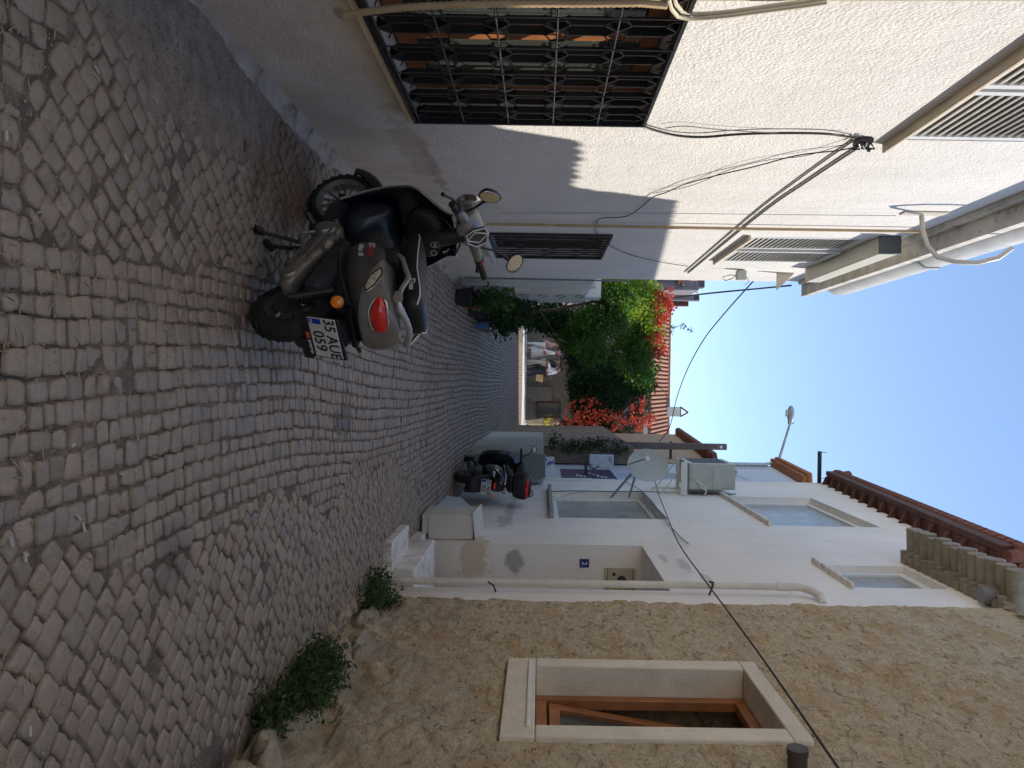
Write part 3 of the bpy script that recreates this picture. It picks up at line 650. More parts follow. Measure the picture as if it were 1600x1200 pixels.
# ================================================================== RIGHT: white house
wh = empty('white_house', (0, 0, 0), 'white limewashed house with recessed doorway, three deep windows and dark red roof verge', 'house')
zt = lambda y: 5.36 if y < 8.2 else 6.19+(y-8.2)*.108
holes = [(6.9, 8.83, -.1, 2.58, .75), (10.6, 13.35, 1.60, 3.18, .22), (10.25, 12.9, 4.5, 5.95, .16), (7.12, 8.0, 4.30, 5.2, .13)]
m = MB()
wall(m, XW, 6.375, 8.2, -.2, 5.36, [(6.9, 8.2, -.1, 2.58, .75, 'b'), holes[3]], 1, ends='1')
wall(m, XW, 8.2, 15.0, -.2, lambda y: 6.19+(y-8.2)*.108, [(8.2, 8.83, -.1, 2.58, .75, 'a'), holes[1], holes[2]], 1, ends='0')
m.quad((XW, 8.2, 5.36), (XW, 8.2, 6.19), (XW+2.5, 8.2, 6.19), (XW+2.5, 8.2, 5.36))
m.quad((XW+.16, 10.2, 4.4), (XW+.16, 13, 4.4), (XW+.16, 13, 6), (XW+.16, 10.2, 6))
m.quad((XW+.76, 6.8, -.2), (XW+.76, 8.9, -.2), (XW+.76, 8.9, 2.7), (XW+.76, 6.8, 2.7))
m.build('wall', SMOOTH_WHITE, wh, smooth=0)
boxpart('door', simple('grey_door', (.42, .42, .43), .5), wh, XW+.70, XW+.748, 7.05, 8.6, .28, 2.4)
def deep_window(y0, y1, z0, z1, d, mull):
    w = framed(wh, XW+d-.05, y0, y1, z0, z1, PVCW, GLASSG, .09)
    return w
w1 = deep_window(10.6, 13.35, 1.60, 3.18, .20, (11.97,)); boxpart('sill', CONCRETE, w1, XW-.10, XW+.14, 10.52, 13.42, 1.54, 1.598, bevel=.008)
w1['label'] = 'ground floor window with a thick concrete sill'
w2 = deep_window(10.25, 12.9, 4.5, 5.95, .15, (11.5,)); boxpart('sill', WHITEWASH, w2, XW-.07, XW+.09, 10.2, 13.0, 4.44, 4.498, bevel=.008)
w2['label'] = 'large upper floor window'
w3 = deep_window(7.12, 8.0, 4.30, 5.2, .12, ()); boxpart('sill', WHITEWASH, w3, XW-.06, XW+.06, 7.05, 8.1, 4.265, 4.298, bevel=.008)
w3['label'] = 'small upper floor window below the beige eave tiles'
# steps
st = MB()
def rough_box(m, x0, x1, y0, y1, z0, z1, amp=.008, n=8):
    T = [(x0+(x1-x0)*a, y0+(y1-y0)*b) for a in (0, 1) for b in (0, 1)]
    rings = []
    for i in range(n+1):
        y = y0+(y1-y0)*i/n; f = lambda s_: amp*noise.noise(Vector((s_, y*4, z1*5)))
        rings.append([(x0+f(1), y, z0), (x0+f(2), y, z1-.012+f(3)), (x0+.015+f(4), y, z1+f(5)), (x1, y, z1+f(6)), (x1, y, z0)])
    m.loft(rings)
rough_box(st, 1.46, 1.71, 6.95, 7.85, -.12, .06); rough_box(st, 1.70, 2.6, 6.905, 8.3, -.12, .27); rough_box(st, 1.72, 2.0, 8.3, 8.82, -.12, .10)
st.build('doorstep', WHITEWASH, wh)
# number plate and meter hatch on the far jamb
Yj = 8.83
c = atY(913, 880, Yj); np_ = MB(); np_.box(c.x-.05, c.x+.05, Yj-.008, Yj-.002, c.z-.055, c.z+.055)
npo = np_.build('house_number_plate', simple('blue_enamel', (.012, .02, .22), .3, coat=.4, dirt=((.6, .6, .6), 24, .62)), wh, bevel=.003)
text('digit', '2', .085, WHITEP, npo, frame_M((c.x, Yj-.010, c.z), (1, 0, 0), (0, 0, 1)))
c0, c1 = atY(944, 887, Yj), atY(993, 915, Yj)
hp_ = boxpart('meter_hatch', simple('beige_hatch', (.50, .44, .32), .5), wh, c0.x, c0.x+.30, Yj-.014, Yj-.002, c0.z, c1.z, bevel=.003)
m = MB(); cc = Vector((c0.x+.14, Yj-.015, (c0.z+c1.z)/2+.02)); m.cyl((cc.x, cc.y-.004, cc.z), (cc.x, cc.y+.004, cc.z), .055, n=24); m.cyl((cc.x-.07, cc.y-.004, cc.z-.09), (cc.x-.07, cc.y+.004, cc.z-.09), .02, n=16); m.build('porthole', simple('dark_brown_hole', (.05, .035, .03), .5), hp_)
m = MB(); m.box(c0.x+.012, c0.x+.288, Yj-.017, Yj-.0145, c0.z+.035, c0.z+.041); m.box(c0.x+.012, c0.x+.288, Yj-.017, Yj-.0145, c1.z-.041, c1.z-.035); m.build('seam', DKWOOD, hp_)
# drain pipe
m = MB(); px_, py_ = 1.755, 6.78
m.tube([(px_, py_, .18), (px_, py_+.01, 1.0), (px_, py_, 2.0), (px_, py_, 3.55)], .031, 14); m.tube([(px_, py_, 1.46), (px_, py_, 1.51)], .037, 14); m.tube([(px_, py_, 1.60), (px_, py_, 1.63)], .038, 14)
m.tube([(px_, py_, 3.50), (px_, py_, 3.62)], .037, 14); 
dp = m.build('drain_pipe', PIPE, wh)
m = MB(); m.tube([(px_, py_, 3.6), (px_+.0, py_-.01, 3.70), (px_+.02, py_-.05, 3.79), (px_+.04, py_-.13, 3.83), (px_+.09, py_-.2, 3.83)], .035, 12); m.build('elbow', PIPE, dp)
m = MB(); m.tube([(px_-.034, py_, 2.9), (px_-.036, py_-.03, 2.93), (px_, py_-.04, 2.92), (px_+.08, py_-.01, 2.90)], .009, 6); m.tube([(px_-.01, py_-.03, .95), (px_+.02, py_-.045, 1.0), (px_+.08, py_-.03, 1.02)], .008, 6); m.build('clamp', IRON, dp)
# roof verge
def vz(y): return 6.17+(y-7.97)*.110
m = MB()
m.loft([[(XW-.24, y, vz(y)+.02), (XW-.24, y, vz(y)+.20), (XW-.16, y, vz(y)+.20), (XW-.16, y, vz(y)+.02)] for y in (7.97, 14.9)])
m.loft([[(XW-.15, y, vz(y)+.03), (XW+2.5, y, vz(y)+.03), (XW+2.5, y, vz(y)+.1), (XW-.15, y, vz(y)+.1)] for y in (7.99, 14.88)])
m.box(XW-.16, XW+.3, 7.95, 7.99, vz(8)-.02, vz(8)+.2)
for i in range(15):
    y = 8.3+i*.46; z = vz(y)
    m.loft([[(XW-.15, a, z-.02), (XW-.15, a, z+.03), (XW+.25, a, z+.03), (XW+.25, a, z-.13), (XW+.02, a, z-.12), (XW-.04, a, z-.07)] for a in (y-.03, y+.03)])
rf = m.build('roof', DKWOOD, wh)
m = MB(); n = 40
for i in range(n):
    y = 7.9+i*(7.0/n); z = vz(y)+.235
    for r_, x in enumerate((XW-.20, XW-.02, XW+.16, XW+.34)): m.tube([(x, y-.03, z-.012+.02*r_*0), (x, y+.2, z+.004)], [.085, .07], 8)
m.build('roof_tiles', TILED, rf)
z = vz(14.8)+.25
for P_, Q_ in (((XW-.2, 14.6, z), (XW-.2, 14.75, z+.16)), ((XW-.15, 7.9, vz(7.9)+.23), (XW-.15, 7.86, vz(7.9)+.02)), ((XW+.04, 7.9, vz(7.9)+.23), (XW+.04, 7.86, vz(7.9)+.02))):
    m = MB(); m.tube([P_, Q_], .07, 8); m.build('end_tile', TILED, rf)
# beige tile cornice
m = MB(); rr = random.Random(9)
for i in range(13):
    y = 8.12-.145*i; j = rr.uniform(-.015, .015)
    m.tube([(XW-.37+j, y, 5.36), (XW+.1, y, 5.37+j)], [.078, .072], 12)
    m.tube([(XW-.13+j, y+.05, 5.285), (XW+.1, y+.05, 5.30)], [.045, .05], 8); m.tube([(XW-.09-j, y-.03, 5.27), (XW+.1, y-.03, 5.28)], [.04, .045], 8)
    m.tube([(XW-.30+j, y+.07, 5.47), (XW+.6, y+.07, 5.60)], [.075, .07], 8)
m.box(XW-.05, XW+2.4, 6.38, 8.18, 5.362, 5.42)
m.build('eave_tiles', TILEB, wh)
# galvanised cup (chimney pipe end)
m = MB(); c = atX(1546, 930, XW-.10); m.tube([(c.x, c.y, c.z-.08), (c.x, c.y, c.z+.07)], [.072, .075], 20); m.tube([(c.x, c.y, c.z+.055), (c.x, c.y, c.z+.072)], [.079, .079], 20); m.tube([(c.x, c.y-.02, c.z+.02), (XW+.02, c.y-.03, c.z+.02)], .012, 6)
tag(m.build('flue_pipe', simple('dull_flue_metal', (.22, .20, .18), .5, metal=.3)), 'short grey metal flue end below the beige eave tiles', 'pipe')
# black antenna bar
c = atX(1280, 755, XW); m = MB(); m.box(c.x-.62, c.x+.03, c.y-.03, c.y+.03, c.z-.03, c.z+.03); m.tube([(c.x-.6, c.y, c.z), (c.x-.6, c.y, c.z+.14)], .006, 5); m.tube([(c.x-.1, c.y-.02, c.z), (c.x-.1, c.y-.02, c.z+.14)], .006, 5)
tag(m.build('wall_bracket', IRON), 'black square iron bracket bar sticking out below the roof against the sky', 'bracket')

# white cabinet box by the door, lid ajar, and slanted board beyond
cb = empty('wall_cabinet', (1.69, 9.3, .0), 'dented cream cabinet box with loose lid standing beside the doorstep', 'cabinet')
m = MB(); m.box(-.14, .145, -.3, .3, .09, .62); m.box(-.14, .08, -.3, .3, .02, .089); m.build('body', BOXW, cb, bevel=.006)
m = MB(); T = Matrix.Translation((0, 0, .655)) @ Matrix.Rotation(R(-7), 4, 'Y') @ Matrix.Rotation(R(4), 4, 'X'); m.box(-.17, .15, -.32, .36, -.008, .008, T=T); m.build('lid', BOXW, cb, bevel=.003)
m = MB(); m.box(-.146, -.141, -.29, .29, .1, .61); m.box(-.135, .14, -.3055, -.3008, .105, .605); m.build('side_panel', simple('cream_panel', (.64, .60, .53), .7, var=.06, nscale=4), cb, bevel=.001)
m = MB(); m.loft([[(-.15, y, 0), (-.17+.1*(y-9.9), y, .0), (-.14, y, .62-.3*(y-9.7)), (-.12, y, .62-.3*(y-9.7))] for y in (9.7, 11.1)]); m.v = [(x+1.78, y, z+gz(1.6, y)-.02) for x, y, z in m.v]
tag(m.build('leaning_board', simple('pale_blue_board', (.52, .54, .57), .7, var=.1)), 'pale slanting board leaning on the white wall behind the cream cabinet', 'board')

# AC
ac = empty('air_conditioner', (1.30, 12.95, 3.9), 'aged beige air conditioner outdoor unit hung on the white house wall', 'air conditioner')
m = MB(); m.box(0, .44, 0, .95, .02, .80); m.build('casing', ACP, ac, bevel=.015)
m = MB(); m.box(-.006, -.001, .12, .85, .1, .7); 
for i in range(12): m.box(-.014, -.0065, .12, .85, .12+i*.048, .128+i*.048)
m.build('fan_grille', ACD, ac)
m = MB(); m.box(.03, .41, -.012, -.002, .06, .38); m.box(.10, .40, -.016, -.002, .42, .72); m.box(.30, .34, -.02, -.016, .60, .68); m.build('service_panel', ACP, ac, bevel=.004)
m = MB()
for s_ in (0, .05): m.tube([(.28+s_, -.02, .12+s_), (.33+s_, -.08, .20), (.38+s_, -.08, .28), (.47, -.04, .30), (.53, 0, .28)], .016, 8)
m.build('pipe', PVC, ac)
m = MB()
m.box(-.02, .53, -.04, -.01, -.13, -.02); m.build('front_rail', PVC, ac)
for y in (.1, .8):
    m = MB(); m.box(-.02, .54, y, y+.035, -.06, .0); m.box(.515, .535, y+.001, y+.034, -.5, .02); m.tube([(.02, y+.017, -.05), (.52, y+.017, -.42)], .012, 6); m.build('bracket', PVC, ac)

# dish
dc = atY(1012, 727, 12.3)
ds = empty('satellite_dish', dc, 'pale grey satellite dish on a strut arm beside the white house window', 'satellite dish')
ax = Vector((-.35, -1, .12)).normalized(); q = ax.to_track_quat('Z', 'Y').to_matrix().to_4x4()
m = MB(); prof = [(.001, -.05), (.12, -.044), (.22, -.028), (.30, 0), (.335, .015), (.335, .02), (.30, .006), (.22, -.02), (.12, -.036), (.001, -.042)]
m.lathe(prof, (0, 0, 0), 'Z', 40, M=q @ Matrix.Diagonal((.80, 1, 1, 1)))
m.build('reflector', DISHM, ds)
m = MB(); foc = ax*.38+Vector((-.02, 0, -.10)); b0 = Vector((0, 0, -.33)); m.tube([b0+ax*.0, foc], .012, 6); m.tube([Vector((-.2, 0, -.12)), foc], .006, 6); m.build('feed_arm', GALV, ds)
m = MB(); m.tube([foc, foc-ax*.1], [.035, .022], 10); m.build('receiver', PVCW, ds)
m = MB(); m.tube([Vector((0, 0, -.05))-ax*.05, Vector((.12, .18, -.2)), Vector((XW-dc.x, .3, -.55))], .02, 8); m.tube([Vector((.1, .15, -.15)), Vector((XW-dc.x, .35, -.25))], .018, 8); m.build('mount', GALV, ds)

# cables on the right
cable('cable', 'long dark cable slanting past the stone window from the satellite dish', [(1318, 1212), (1205, 1048), (1150, 972), (1100, 905), (1060, 848), (1040, 800), (1030, 775), (1022, 748)], .0065, WIRE, XS-.13)
cable('cable', 'second dark cable running from the dish mount to the white wall', [(975, 752), (1000, 765), (1020, 785), (1036, 808), (1062, 838), (1076, 850)], .007, WIREG, XW-.03)
cable('cable', 'black cable running up the white house wall beside the window recess', [(862, 768), (900, 767), (960, 768), (1010, 768), (1060, 770), (1150, 772)], .007, WIRE, XW-.015)
cable('cable', 'white cable drooping in front of the ground floor window recess', [(866, 782), (890, 772), (915, 769)], .004, WIREG, XW-.02)
m = MB(); m.tube([atX(835, 748, XW-.03), atX(925, 749, XW-.03)], .02, 8); tag(m.build('wall_conduit', PVCW), 'thin white conduit on the wall next to the purple poster', 'conduit')

# ================================================================== RIGHT: second house behind (bluish wall)
bh = empty('bluish_house', (0, 0, 0), 'narrow bluish white house with brick cornice behind the air conditioner', 'house')
zt2 = lambda y: 6.45+(y-14.4)*.12
m = MB(); wall(m, 1.88, 15.01, 18.5, -.2, zt2, [(15.6, 16.6, 2.98, 4.4, .15)], 1); m.build('wall', BLUE_WHITE, bh, smooth=0)
framed(bh, 2.0, 15.6, 16.6, 2.98, 4.4, PVCW, GLASSG, .06)
m = MB(); rr = random.Random(4)
for i in range(24):
    y = 15.05+i*.145; m.box(1.72-.02*(i % 2), 1.95, y-.06, y+.06, zt2(y)+.01, zt2(y)+.08); m.tube([(1.66, y, zt2(y)+.15), (2.2, y, zt2(y)+.19)], .06, 7)
m.build('cornice', TILER, bh); 
m = MB(); m.tube([(1.80, 17.9, 4.6), (1.80, 17.9, 6.7)], .05, 8); m.tube([(1.76, 16.2, 5.2), (1.76, 16.2, 5.55)], .07, 8); m.build('pipe', GALV, bh)
# poster
m = MB(); m.box(1.866, 1.876, 14.95+.1, 16.95, 1.85, 2.95); po = tag(m.build('poster', simple('purple_poster', (.075, .06, .17), .4)), 'purple poster with pale pictures on the bluish wall', 'poster')
m = MB(); rr = random.Random(8)
for i in range(9): y = rr.uniform(15.4, 16.4); z = 2.15+i*.07; m.box(1.8625, 1.8655-.0002*i, y, y+rr.uniform(.15, .4), z, z+.05)
m.box(1.8632, 1.866, 15.2, 15.24, 1.9, 2.9); m.build('printed_picture', WHITEP, po)
# tan house
th = empty('tan_house', (0, 0, 0), 'tan plastered house with dark sloping eave past the bluish house', 'house')
m = MB(); wall(m, 1.85, 18.52, 29.5, -.2, lambda y: 5.55+(y-19)*.1, [(20, 21, 2.2, 3.6, .2)], 1); m.build('wall', TANW, th, smooth=0)
m = MB(); m.loft([[(1.60, y, 5.60+(y-19)*.1), (4.2, y, 6.2+(y-19)*.1), (4.2, y, 6.3+(y-19)*.1), (1.60, y, 5.72+(y-19)*.1)] for y in (18.6, 29.6)])
for i in range(40): y = 18.8+i*.27; z = 5.55+(y-19)*.1; m.box(1.62, 1.9, y, y+.09, z, z+.05)
m.build('roof', TILED, th)
framed(th, 2.0, 20, 21, 2.2, 3.6, DKWOOD, GLASS, .06)
# stone wall with ivy stems between
m = MB(); m.box(1.45, 1.849, 18.0, 27, -.1, 3.6); o = m.build('garden_wall', BROWNSTONE, smooth=0); tag(o, 'dark mossy stone wall below the tan house behind the meter box', 'wall')
# utility pole
pl = empty('utility_pole', (1.53, 19.6, gz(1.5, 19.6)), 'tall brown grey utility pole in front of the tan house', 'utility pole')
m = MB(); m.loft([[(-.09*s_, -.09*s_, z), (.09*s_, -.09*s_, z), (.09*s_, .09*s_, z), (-.09*s_, .09*s_, z)] for z, s_ in ((0, 1.15), (5.85, .85))]); m.build('shaft', simple('weathered_pole', (.17, .135, .12), .85, var=.2, bstr=.5, bscale=20), pl, bevel=.012)
m = MB(); m.cyl((0, -.085, 5.7), (0, -.07, 5.7), .04, n=14); m.build('bolt_hole', WHITEP, pl)
m = MB(); m.box(-.12, .5, -.03, .03, 4.4, 4.46); m.build('crossbar', IRON, pl)

# peeling low box wall + steel cabinet
m = MB(); rings = []
m.box(1.13, 1.80, 14.0, 18.0, -.1, 1.46); tag(m.build('low_wall', plaster('peeling_paint', (.45, .46, .44), 20, .6, stains=[(1.13, 15, .6, .5, 1.6, .5, (.36, .35, .33), .7)]), smooth=0, bevel=.01), 'low pale wall with peeling paint behind the parked scooter', 'wall')
sc_ = empty('steel_cabinet', (1.18, 13.93, .2), 'grey green steel utility cabinet standing behind the black scooter with top box', 'cabinet')
m = MB(); m.box(.09, .52, -.1, .06, .85, 1.30); m.box(.06, .46, -.06, .06, .42, .849); m.build('body', CABG, sc_, bevel=.01)
m = MB(); m.box(.11, .50, -.106, -.101, .87, 1.28); m.build('door', simple('grey_green_door', (.15, .18, .17), .45), sc_, bevel=.002)
# blue and white carton on the wall
cc = MB(); cc.box(-.1, .1, -.1, .1, 0, .20); co = cc.build('carton', simple('white_carton', (.62, .66, .70), .5), None, bevel=.004); co.location = (1.45, 14.2, 1.462); tag(co, 'blue and white carton standing on the low pale wall', 'carton')
m = MB(); rr = random.Random(2)
for i in range(7): z = .02+i*.025; a = rr.uniform(-.09, 0); m.box(a, a+rr.uniform(.04, .09), -.1035, -.1008, z, z+.02)
m.build('print', BLUEP, co)
# meter box
mb = empty('meter_box', (1.45, 16.0, 2.43), 'pale blue electricity meter box on a bracket by the dish', 'meter box')
m = MB(); m.box(0, .28, -.08, .08, 0, .50); m.build('casing', simple('pale_blue_casing', (.55, .62, .66), .5, dirt=((.4, .42, .42), 9, .6)), mb, bevel=.01)
text('label_number', '157', .09, INK, mb, frame_M((.09, -.083, .42), (1, 0, 0), (0, 0, 1)))
m = MB(); m.box(.02, .45, -.03, .03, -.10, -.04); m.tube([(.2, -.09, .05), (.24, -.12, -.02), (.30, -.1, .1), (.22, -.1, .2)], .012, 6); m.build('bracket', IRON, mb)

# street lamp
c = atY(1216, 722, 18.2); lp = empty('street_lamp', c, 'grey street lamp on a slanting arm above the brick cornice', 'street lamp')
e1 = atY(1235, 660, 18.2)-c; e2 = atY(1236, 634, 18.2)-c
m = MB(); m.tube([(0.05, 0, -.3), (0, 0, 0), e1], [.035, .035, .025], 8); m.build('arm', GALV, lp)
m = MB(); d = (e2-e1); u_ = Vector((0, 0, 1)); rings = []
for t, w, hgt in ((-.05, .03, .03), (.05, .09, .05), (.4, .13, .085), (.8, .10, .07), (1.0, .04, .03)):
    p = e1+d*t; rings.append([tuple(p+Vector((0, w*math.cos(a*math.pi/5), 0))+Vector((0, 0, hgt*math.sin(a*math.pi/5)))) for a in range(10)])
m.loft(rings); m.build('lamp_head', simple('lamp_grey', (.42, .44, .46), .4), lp)
m = MB(); m.tube([e1+Vector((0, 0, -.05)), e1+Vector((0, 0, .06))], .05, 8); m.build('joint', GALV, lp)
m = MB(); m.tube([e1+d*.35+Vector((0, 0, -.09)), e1+d*.75+Vector((0, 0, -.08))], [.04, .04], 8); m.build('lens', simple('lamp_lens', (.6, .62, .62), .2), lp)

# ================================================================== LEFT: garden wall, T-junction house, far roofs
gw = empty('courtyard_wall', (0, 0, 0), 'dull white courtyard wall with a cream door strip between stucco house and vine', 'wall')
m = MB(); m.box(-2.2, -1.52, 10.71, 14.3, -.1, 2.15); m.box(-2.2, -1.47, 11.55, 11.75, -.1, 2.2); m.box(-2.3, -1.50, 13.2, 13.6, -.1, 2.4); m.build('wall', SHADE_WHITE, gw, smooth=0, bevel=.01)
m = MB(); m.box(-1.519, -1.44, 12.1, 12.95, .95, 2.08); m.box(-1.4395, -1.43, 12.15, 12.2, .96, 2.07); d_ = m.build('door', PVC, gw, bevel=.006)
m = MB()
for z in (1.1, 1.4, 1.7, 2.0):
    m.tube([(-1.437, 12.3, z), (-1.437, 12.52, z+.08), (-1.437, 12.75, z), (-1.437, 12.52, z-.08), (-1.437, 12.3, z)], .008, 5)
m.build('ornament', WIREG, d_)
m = MB(); m.tube([(-1.47, 10.75, .3), (-1.46, 10.76, 2.6)], .012, 6); m.build('conduit', WIREG, gw)

fh = empty('corner_house', (0, 0, 0), 'brown stone house across the end of the lane with a tiled roof', 'house')
m = MB(); m.box(-12, 7, 37.2, 44, 0, 6.55); m.build('wall', BROWNSTONE, fh, smooth=0)
m = MB(); m.box(-12.1, 7.1, 37.0, 37.3, 6.40, 6.62); m.build('cornice', SHADE_WHITE, fh)
rf = MB(); rf.loft([[(x, 36.9, 6.62), (x, 40.6, 8.05), (x, 44.3, 6.62)] for x in (-12.2, 7.2)], caps=True); rfo = rf.build('roof', TILED, fh, smooth=0)
m = MB()
for i in range(56):
    x = -6+i*.205
    m.tube([(x, 36.8, 6.68), (x, 40.6, 8.12)], .07, 6); 
m.build('roof_tiles', TILE, rfo); m = MB(); m.tube([(-6, 40.6, 8.12), (7, 40.6, 8.12)], .14, 8); m.build('ridge', TILE, rfo)
def fwin(x0, x1, y0, y1, name='window', fm=DKWOOD, gm=GLASS):    # photo pixels -> facade
    a, b = atY(x0, y0, 37.2), atY(x1, y1, 37.2); m = MB(); m.box(a.x, b.x, 37.12, 37.195, a.z, b.z); f = m.build(name, fm, fh); m = MB(); m.box(a.x+.08, b.x-.08, 37.10, 37.118, a.z+.08, b.z-.08); m.build('pane', gm, f); return f
fwin(838, 876, 627, 653, 'door'); w = fwin(956, 992, 580, 622); fwin(970, 992, 640, 672); fwin(900, 940, 668, 684)
a, b = atY(961, 589, 37), atY(984, 611, 37); m = MB(); m.box(a.x, b.x, 37.05, 37.09, a.z, b.z); m.build('shutter', simple('grey_shutter', (.2, .2, .21), .6), w)
a, b = atY(974, 616, 36.9), atY(988, 642, 36.9); m = MB(); m.box(a.x, b.x, 36.8, 37.19, a.z, b.z); m.build('balcony', simple('balcony_grey', (.45, .42, .44), .7), fh)
m = MB(); a = atY(820, 604, 36.9); b = atY(862, 627, 36.9); m.box(a.x, b.x, 36.9, 37.19, .6, b.z); m.build('buttress', BROWNSTONE, fh)
c = atY(1047, 644, 40.6); m = MB(); m.box(c.x-.28, c.x+.22, 40.4, 40.8, c.z-.2, c.z+.5)
for a, b in (((-.28, .55), (0, .95)), ((.22, .55), (0, .95)), ((-.30, .55), (.24, .55))): m.tube([(c.x+a[0], 40.6, c.z+a[1]), (c.x+b[0], 40.6, c.z+b[1])], .045, 5, 1)
m.build('chimney', [SHADE_WHITE, TILED], fh)
# lane-side flank houses (far left behind the vine)
lf = empty('old_house', (0, 0, 0), 'grey old house with tiled roof above the vine at the left', 'house')
m = MB(); m.box(-6, -3.3, 24, 31, 0, 5.6); m.box(-3.3, -3.02, 24.05, 30, 0, 6.3); m.build('wall', simple('grey_purple_wall', (.24, .22, .24), .9, world=True), lf, smooth=0)
m = MB()
for i in range(12):
    x = -4.0+i*.075; m.tube([(x, 23.9, 5.75), (x, 26, 6.65)], .033, 6)
m.box(-6, -3.2, 23.8, 26, 5.6, 5.7); m.loft([[(x, 23.95, 5.7), (x, 26, 6.6), (x, 28, 5.7)] for x in (-6, -3.2)]); m.build('roof', TILE, lf)
m = MB(); a = atY(1082, 432, 25.9); b = atY(1101, 449, 25.9); m.box(a.x, b.x, 25.9, 26.3, 6.4, b.z); m.build('chimney', simple('dark_chimney', (.10, .08, .09), .8), lf)
c = atY(1088, 466, 24); m = MB(); m.tube([(c.x, 24, 5.0), (c.x, 24, c.z+.08)], .10, 12); fl = m.build('flue', simple('grey_flue', (.22, .20, .21), .7), lf); m = MB(); m.cyl((c.x, 23.87, c.z-.02), (c.x, 23.92, c.z-.02), .07, n=14); m.build('opening', IRON, fl)
m = MB(); c = atY(1060, 474, 24.2); m.box(c.x-.09, c.x+.09, 24.1, 24.3, 5.0, c.z+.3); m.build('chimney', TILED, lf)
# overhead cables against the sky
A = atY(1236, 446, 10.9); B = atY(1050, 466, 24)
for off, lab, r_ in ((0, 'thick black overhead cable from the gutter end to the grey flue', .013), (.12, 'thin black overhead cable beside the thick one', .006)):
    cable('overhead_cable', lab, [A, A.lerp(B, .3)+Vector((0, 0, -.10-off)), A.lerp(B, .6)+Vector((0, 0, -.12-off)), B+Vector((0, 0, -off))], r_, WIRE)
A = atY(1182, 434, 10.9)
Ps = [A, atY(1160, 458, 12), atY(1130, 492, 13.5), atY(1100, 530, 15.2), atY(1075, 575, 17), atY(1058, 620, 18.6), atY(1046, 668, 19.6), atY(1030, 690, 19.6)]
cable('overhead_cable', 'long curved black cable hanging across the sky over the lane', Ps, .011, WIRE)
# small box at the house corner
c = atX(1158, 430, XL+.07); bx_ = empty('cable_box', c, 'small olive cable box on the far corner of the stucco house', 'cable box')
m = MB(); m.box(-.06, .06, -.04, .04, -.06, .06); m.build('casing', ACP, bx_, bevel=.006)
m = MB(); m.tube([(0, 0, -.06), (.05, 0, -.12), (.07, 0, -.2), (.03, 0, -.24), (0, 0, -.15), (0, 0, -.07)], .005, 5); m.build('loose_wire', WIRE, bx_); m = MB(); m.tube([(0, 0, .06), (.08, .0, .1), (.12, 0, .05)], .004, 5); m.build('loose_wire', WIRE, bx_)
c = atX(1215, 438, XL+.1); m = MB(); m.loft([[(XL, c.y, c.z+.0), (XL+.22, c.y, c.z+.0), (XL, c.y, c.z+.22)], [(XL, c.y+.05, c.z), (XL+.22, c.y+.05, c.z), (XL, c.y+.05, c.z+.22)]]); m.build('corner_bracket', SURROUND, lh)

# ================================================================== foliage
def leaves(name, blobs, size, mat, parent=None, seed=1, droop=.4, aspect=.5, gap=.0):
    rr = random.Random(seed); vs = []; fs = []; rn = []
    for (c, r, n) in blobs:
        c = Vector(c)
        for _ in range(n):
            while True:
                d = Vector((rr.gauss(0, 1), rr.gauss(0, 1), rr.gauss(0, 1))).normalized(); t = rr.random()**.38
                p = Vector((c.x+d.x*r[0]*t, c.y+d.y*r[1]*t, c.z+d.z*r[2]*t))
                nn = noise.noise(p*2.3+Vector((seed, 0, 0)))
                if nn > gap-.16 or rr.random() < .12: break
            p += Vector((rr.gauss(0, .04), rr.gauss(0, .04), rr.gauss(0, .04)))
            s_ = size*rr.uniform(.55, 1.35)
            a = Vector((rr.gauss(0, 1), rr.gauss(0, 1), rr.gauss(0, .6)-droop)).normalized(); b = a.cross(Vector((rr.gauss(0, 1), rr.gauss(0, 1), rr.gauss(0, 1)))).normalized(); nrm = a.cross(b)
            k = len(vs); w = s_*aspect
            vs += [tuple(p), tuple(p+a*s_*.45+b*w*.5+nrm*w*.12), tuple(p+a*s_), tuple(p+a*s_*.45-b*w*.5+nrm*w*.12)]
            fs += [(k, k+1, k+2), (k, k+2, k+3)]; v = max(0, min(1, rr.random()*.7+.3*(nn+.4))); rn += [v, v]
    me = bpy.data.meshes.new(name); me.from_pydata(vs, [], fs); me.materials.append(mat)
    at = me.attributes.new('rnd', 'FLOAT', 'FACE'); at.data.foreach_set('value', rn)
    o = bpy.data.objects.new(name, me); S.collection.objects.link(o)
    if parent: o.parent = parent
    return o
def pb(x, y, Y, rx, ry, rz, n): p = atY(x, y, Y); return (tuple(p), (rx, ry, rz), n)
vn = empty('climbing_vine', (0, 0, 0), 'large climbing vine arching over the lane with orange red blossoms on top', 'climbing plant')
leaves('sun_toned_foliage', [pb(985, 462, 15.2, .42, .7, .6, 3600), pb(1015, 480, 15.8, .5, .8, .33, 2200), pb(955, 440, 14.8, .25, .6, .4, 1500), pb(1010, 515, 16.5, .5, .7, .38, 2200)], .075, LEAFY, vn, 2)  # sunlight on the vine put into a yellower leaf colour
leaves('foliage', [pb(940, 500, 15, .42, .8, .55, 3600), pb(900, 520, 15.2, .4, .7, .4, 2600), pb(990, 545, 16.6, .6, .8, .5, 3000), pb(925, 548, 16, .3, .6, .35, 1800), pb(1000, 575, 17.5, .45, .8, .4, 1900), pb(955, 470, 14.6, .35, .5, .5, 1500)], .085, LEAFM, vn, 3)
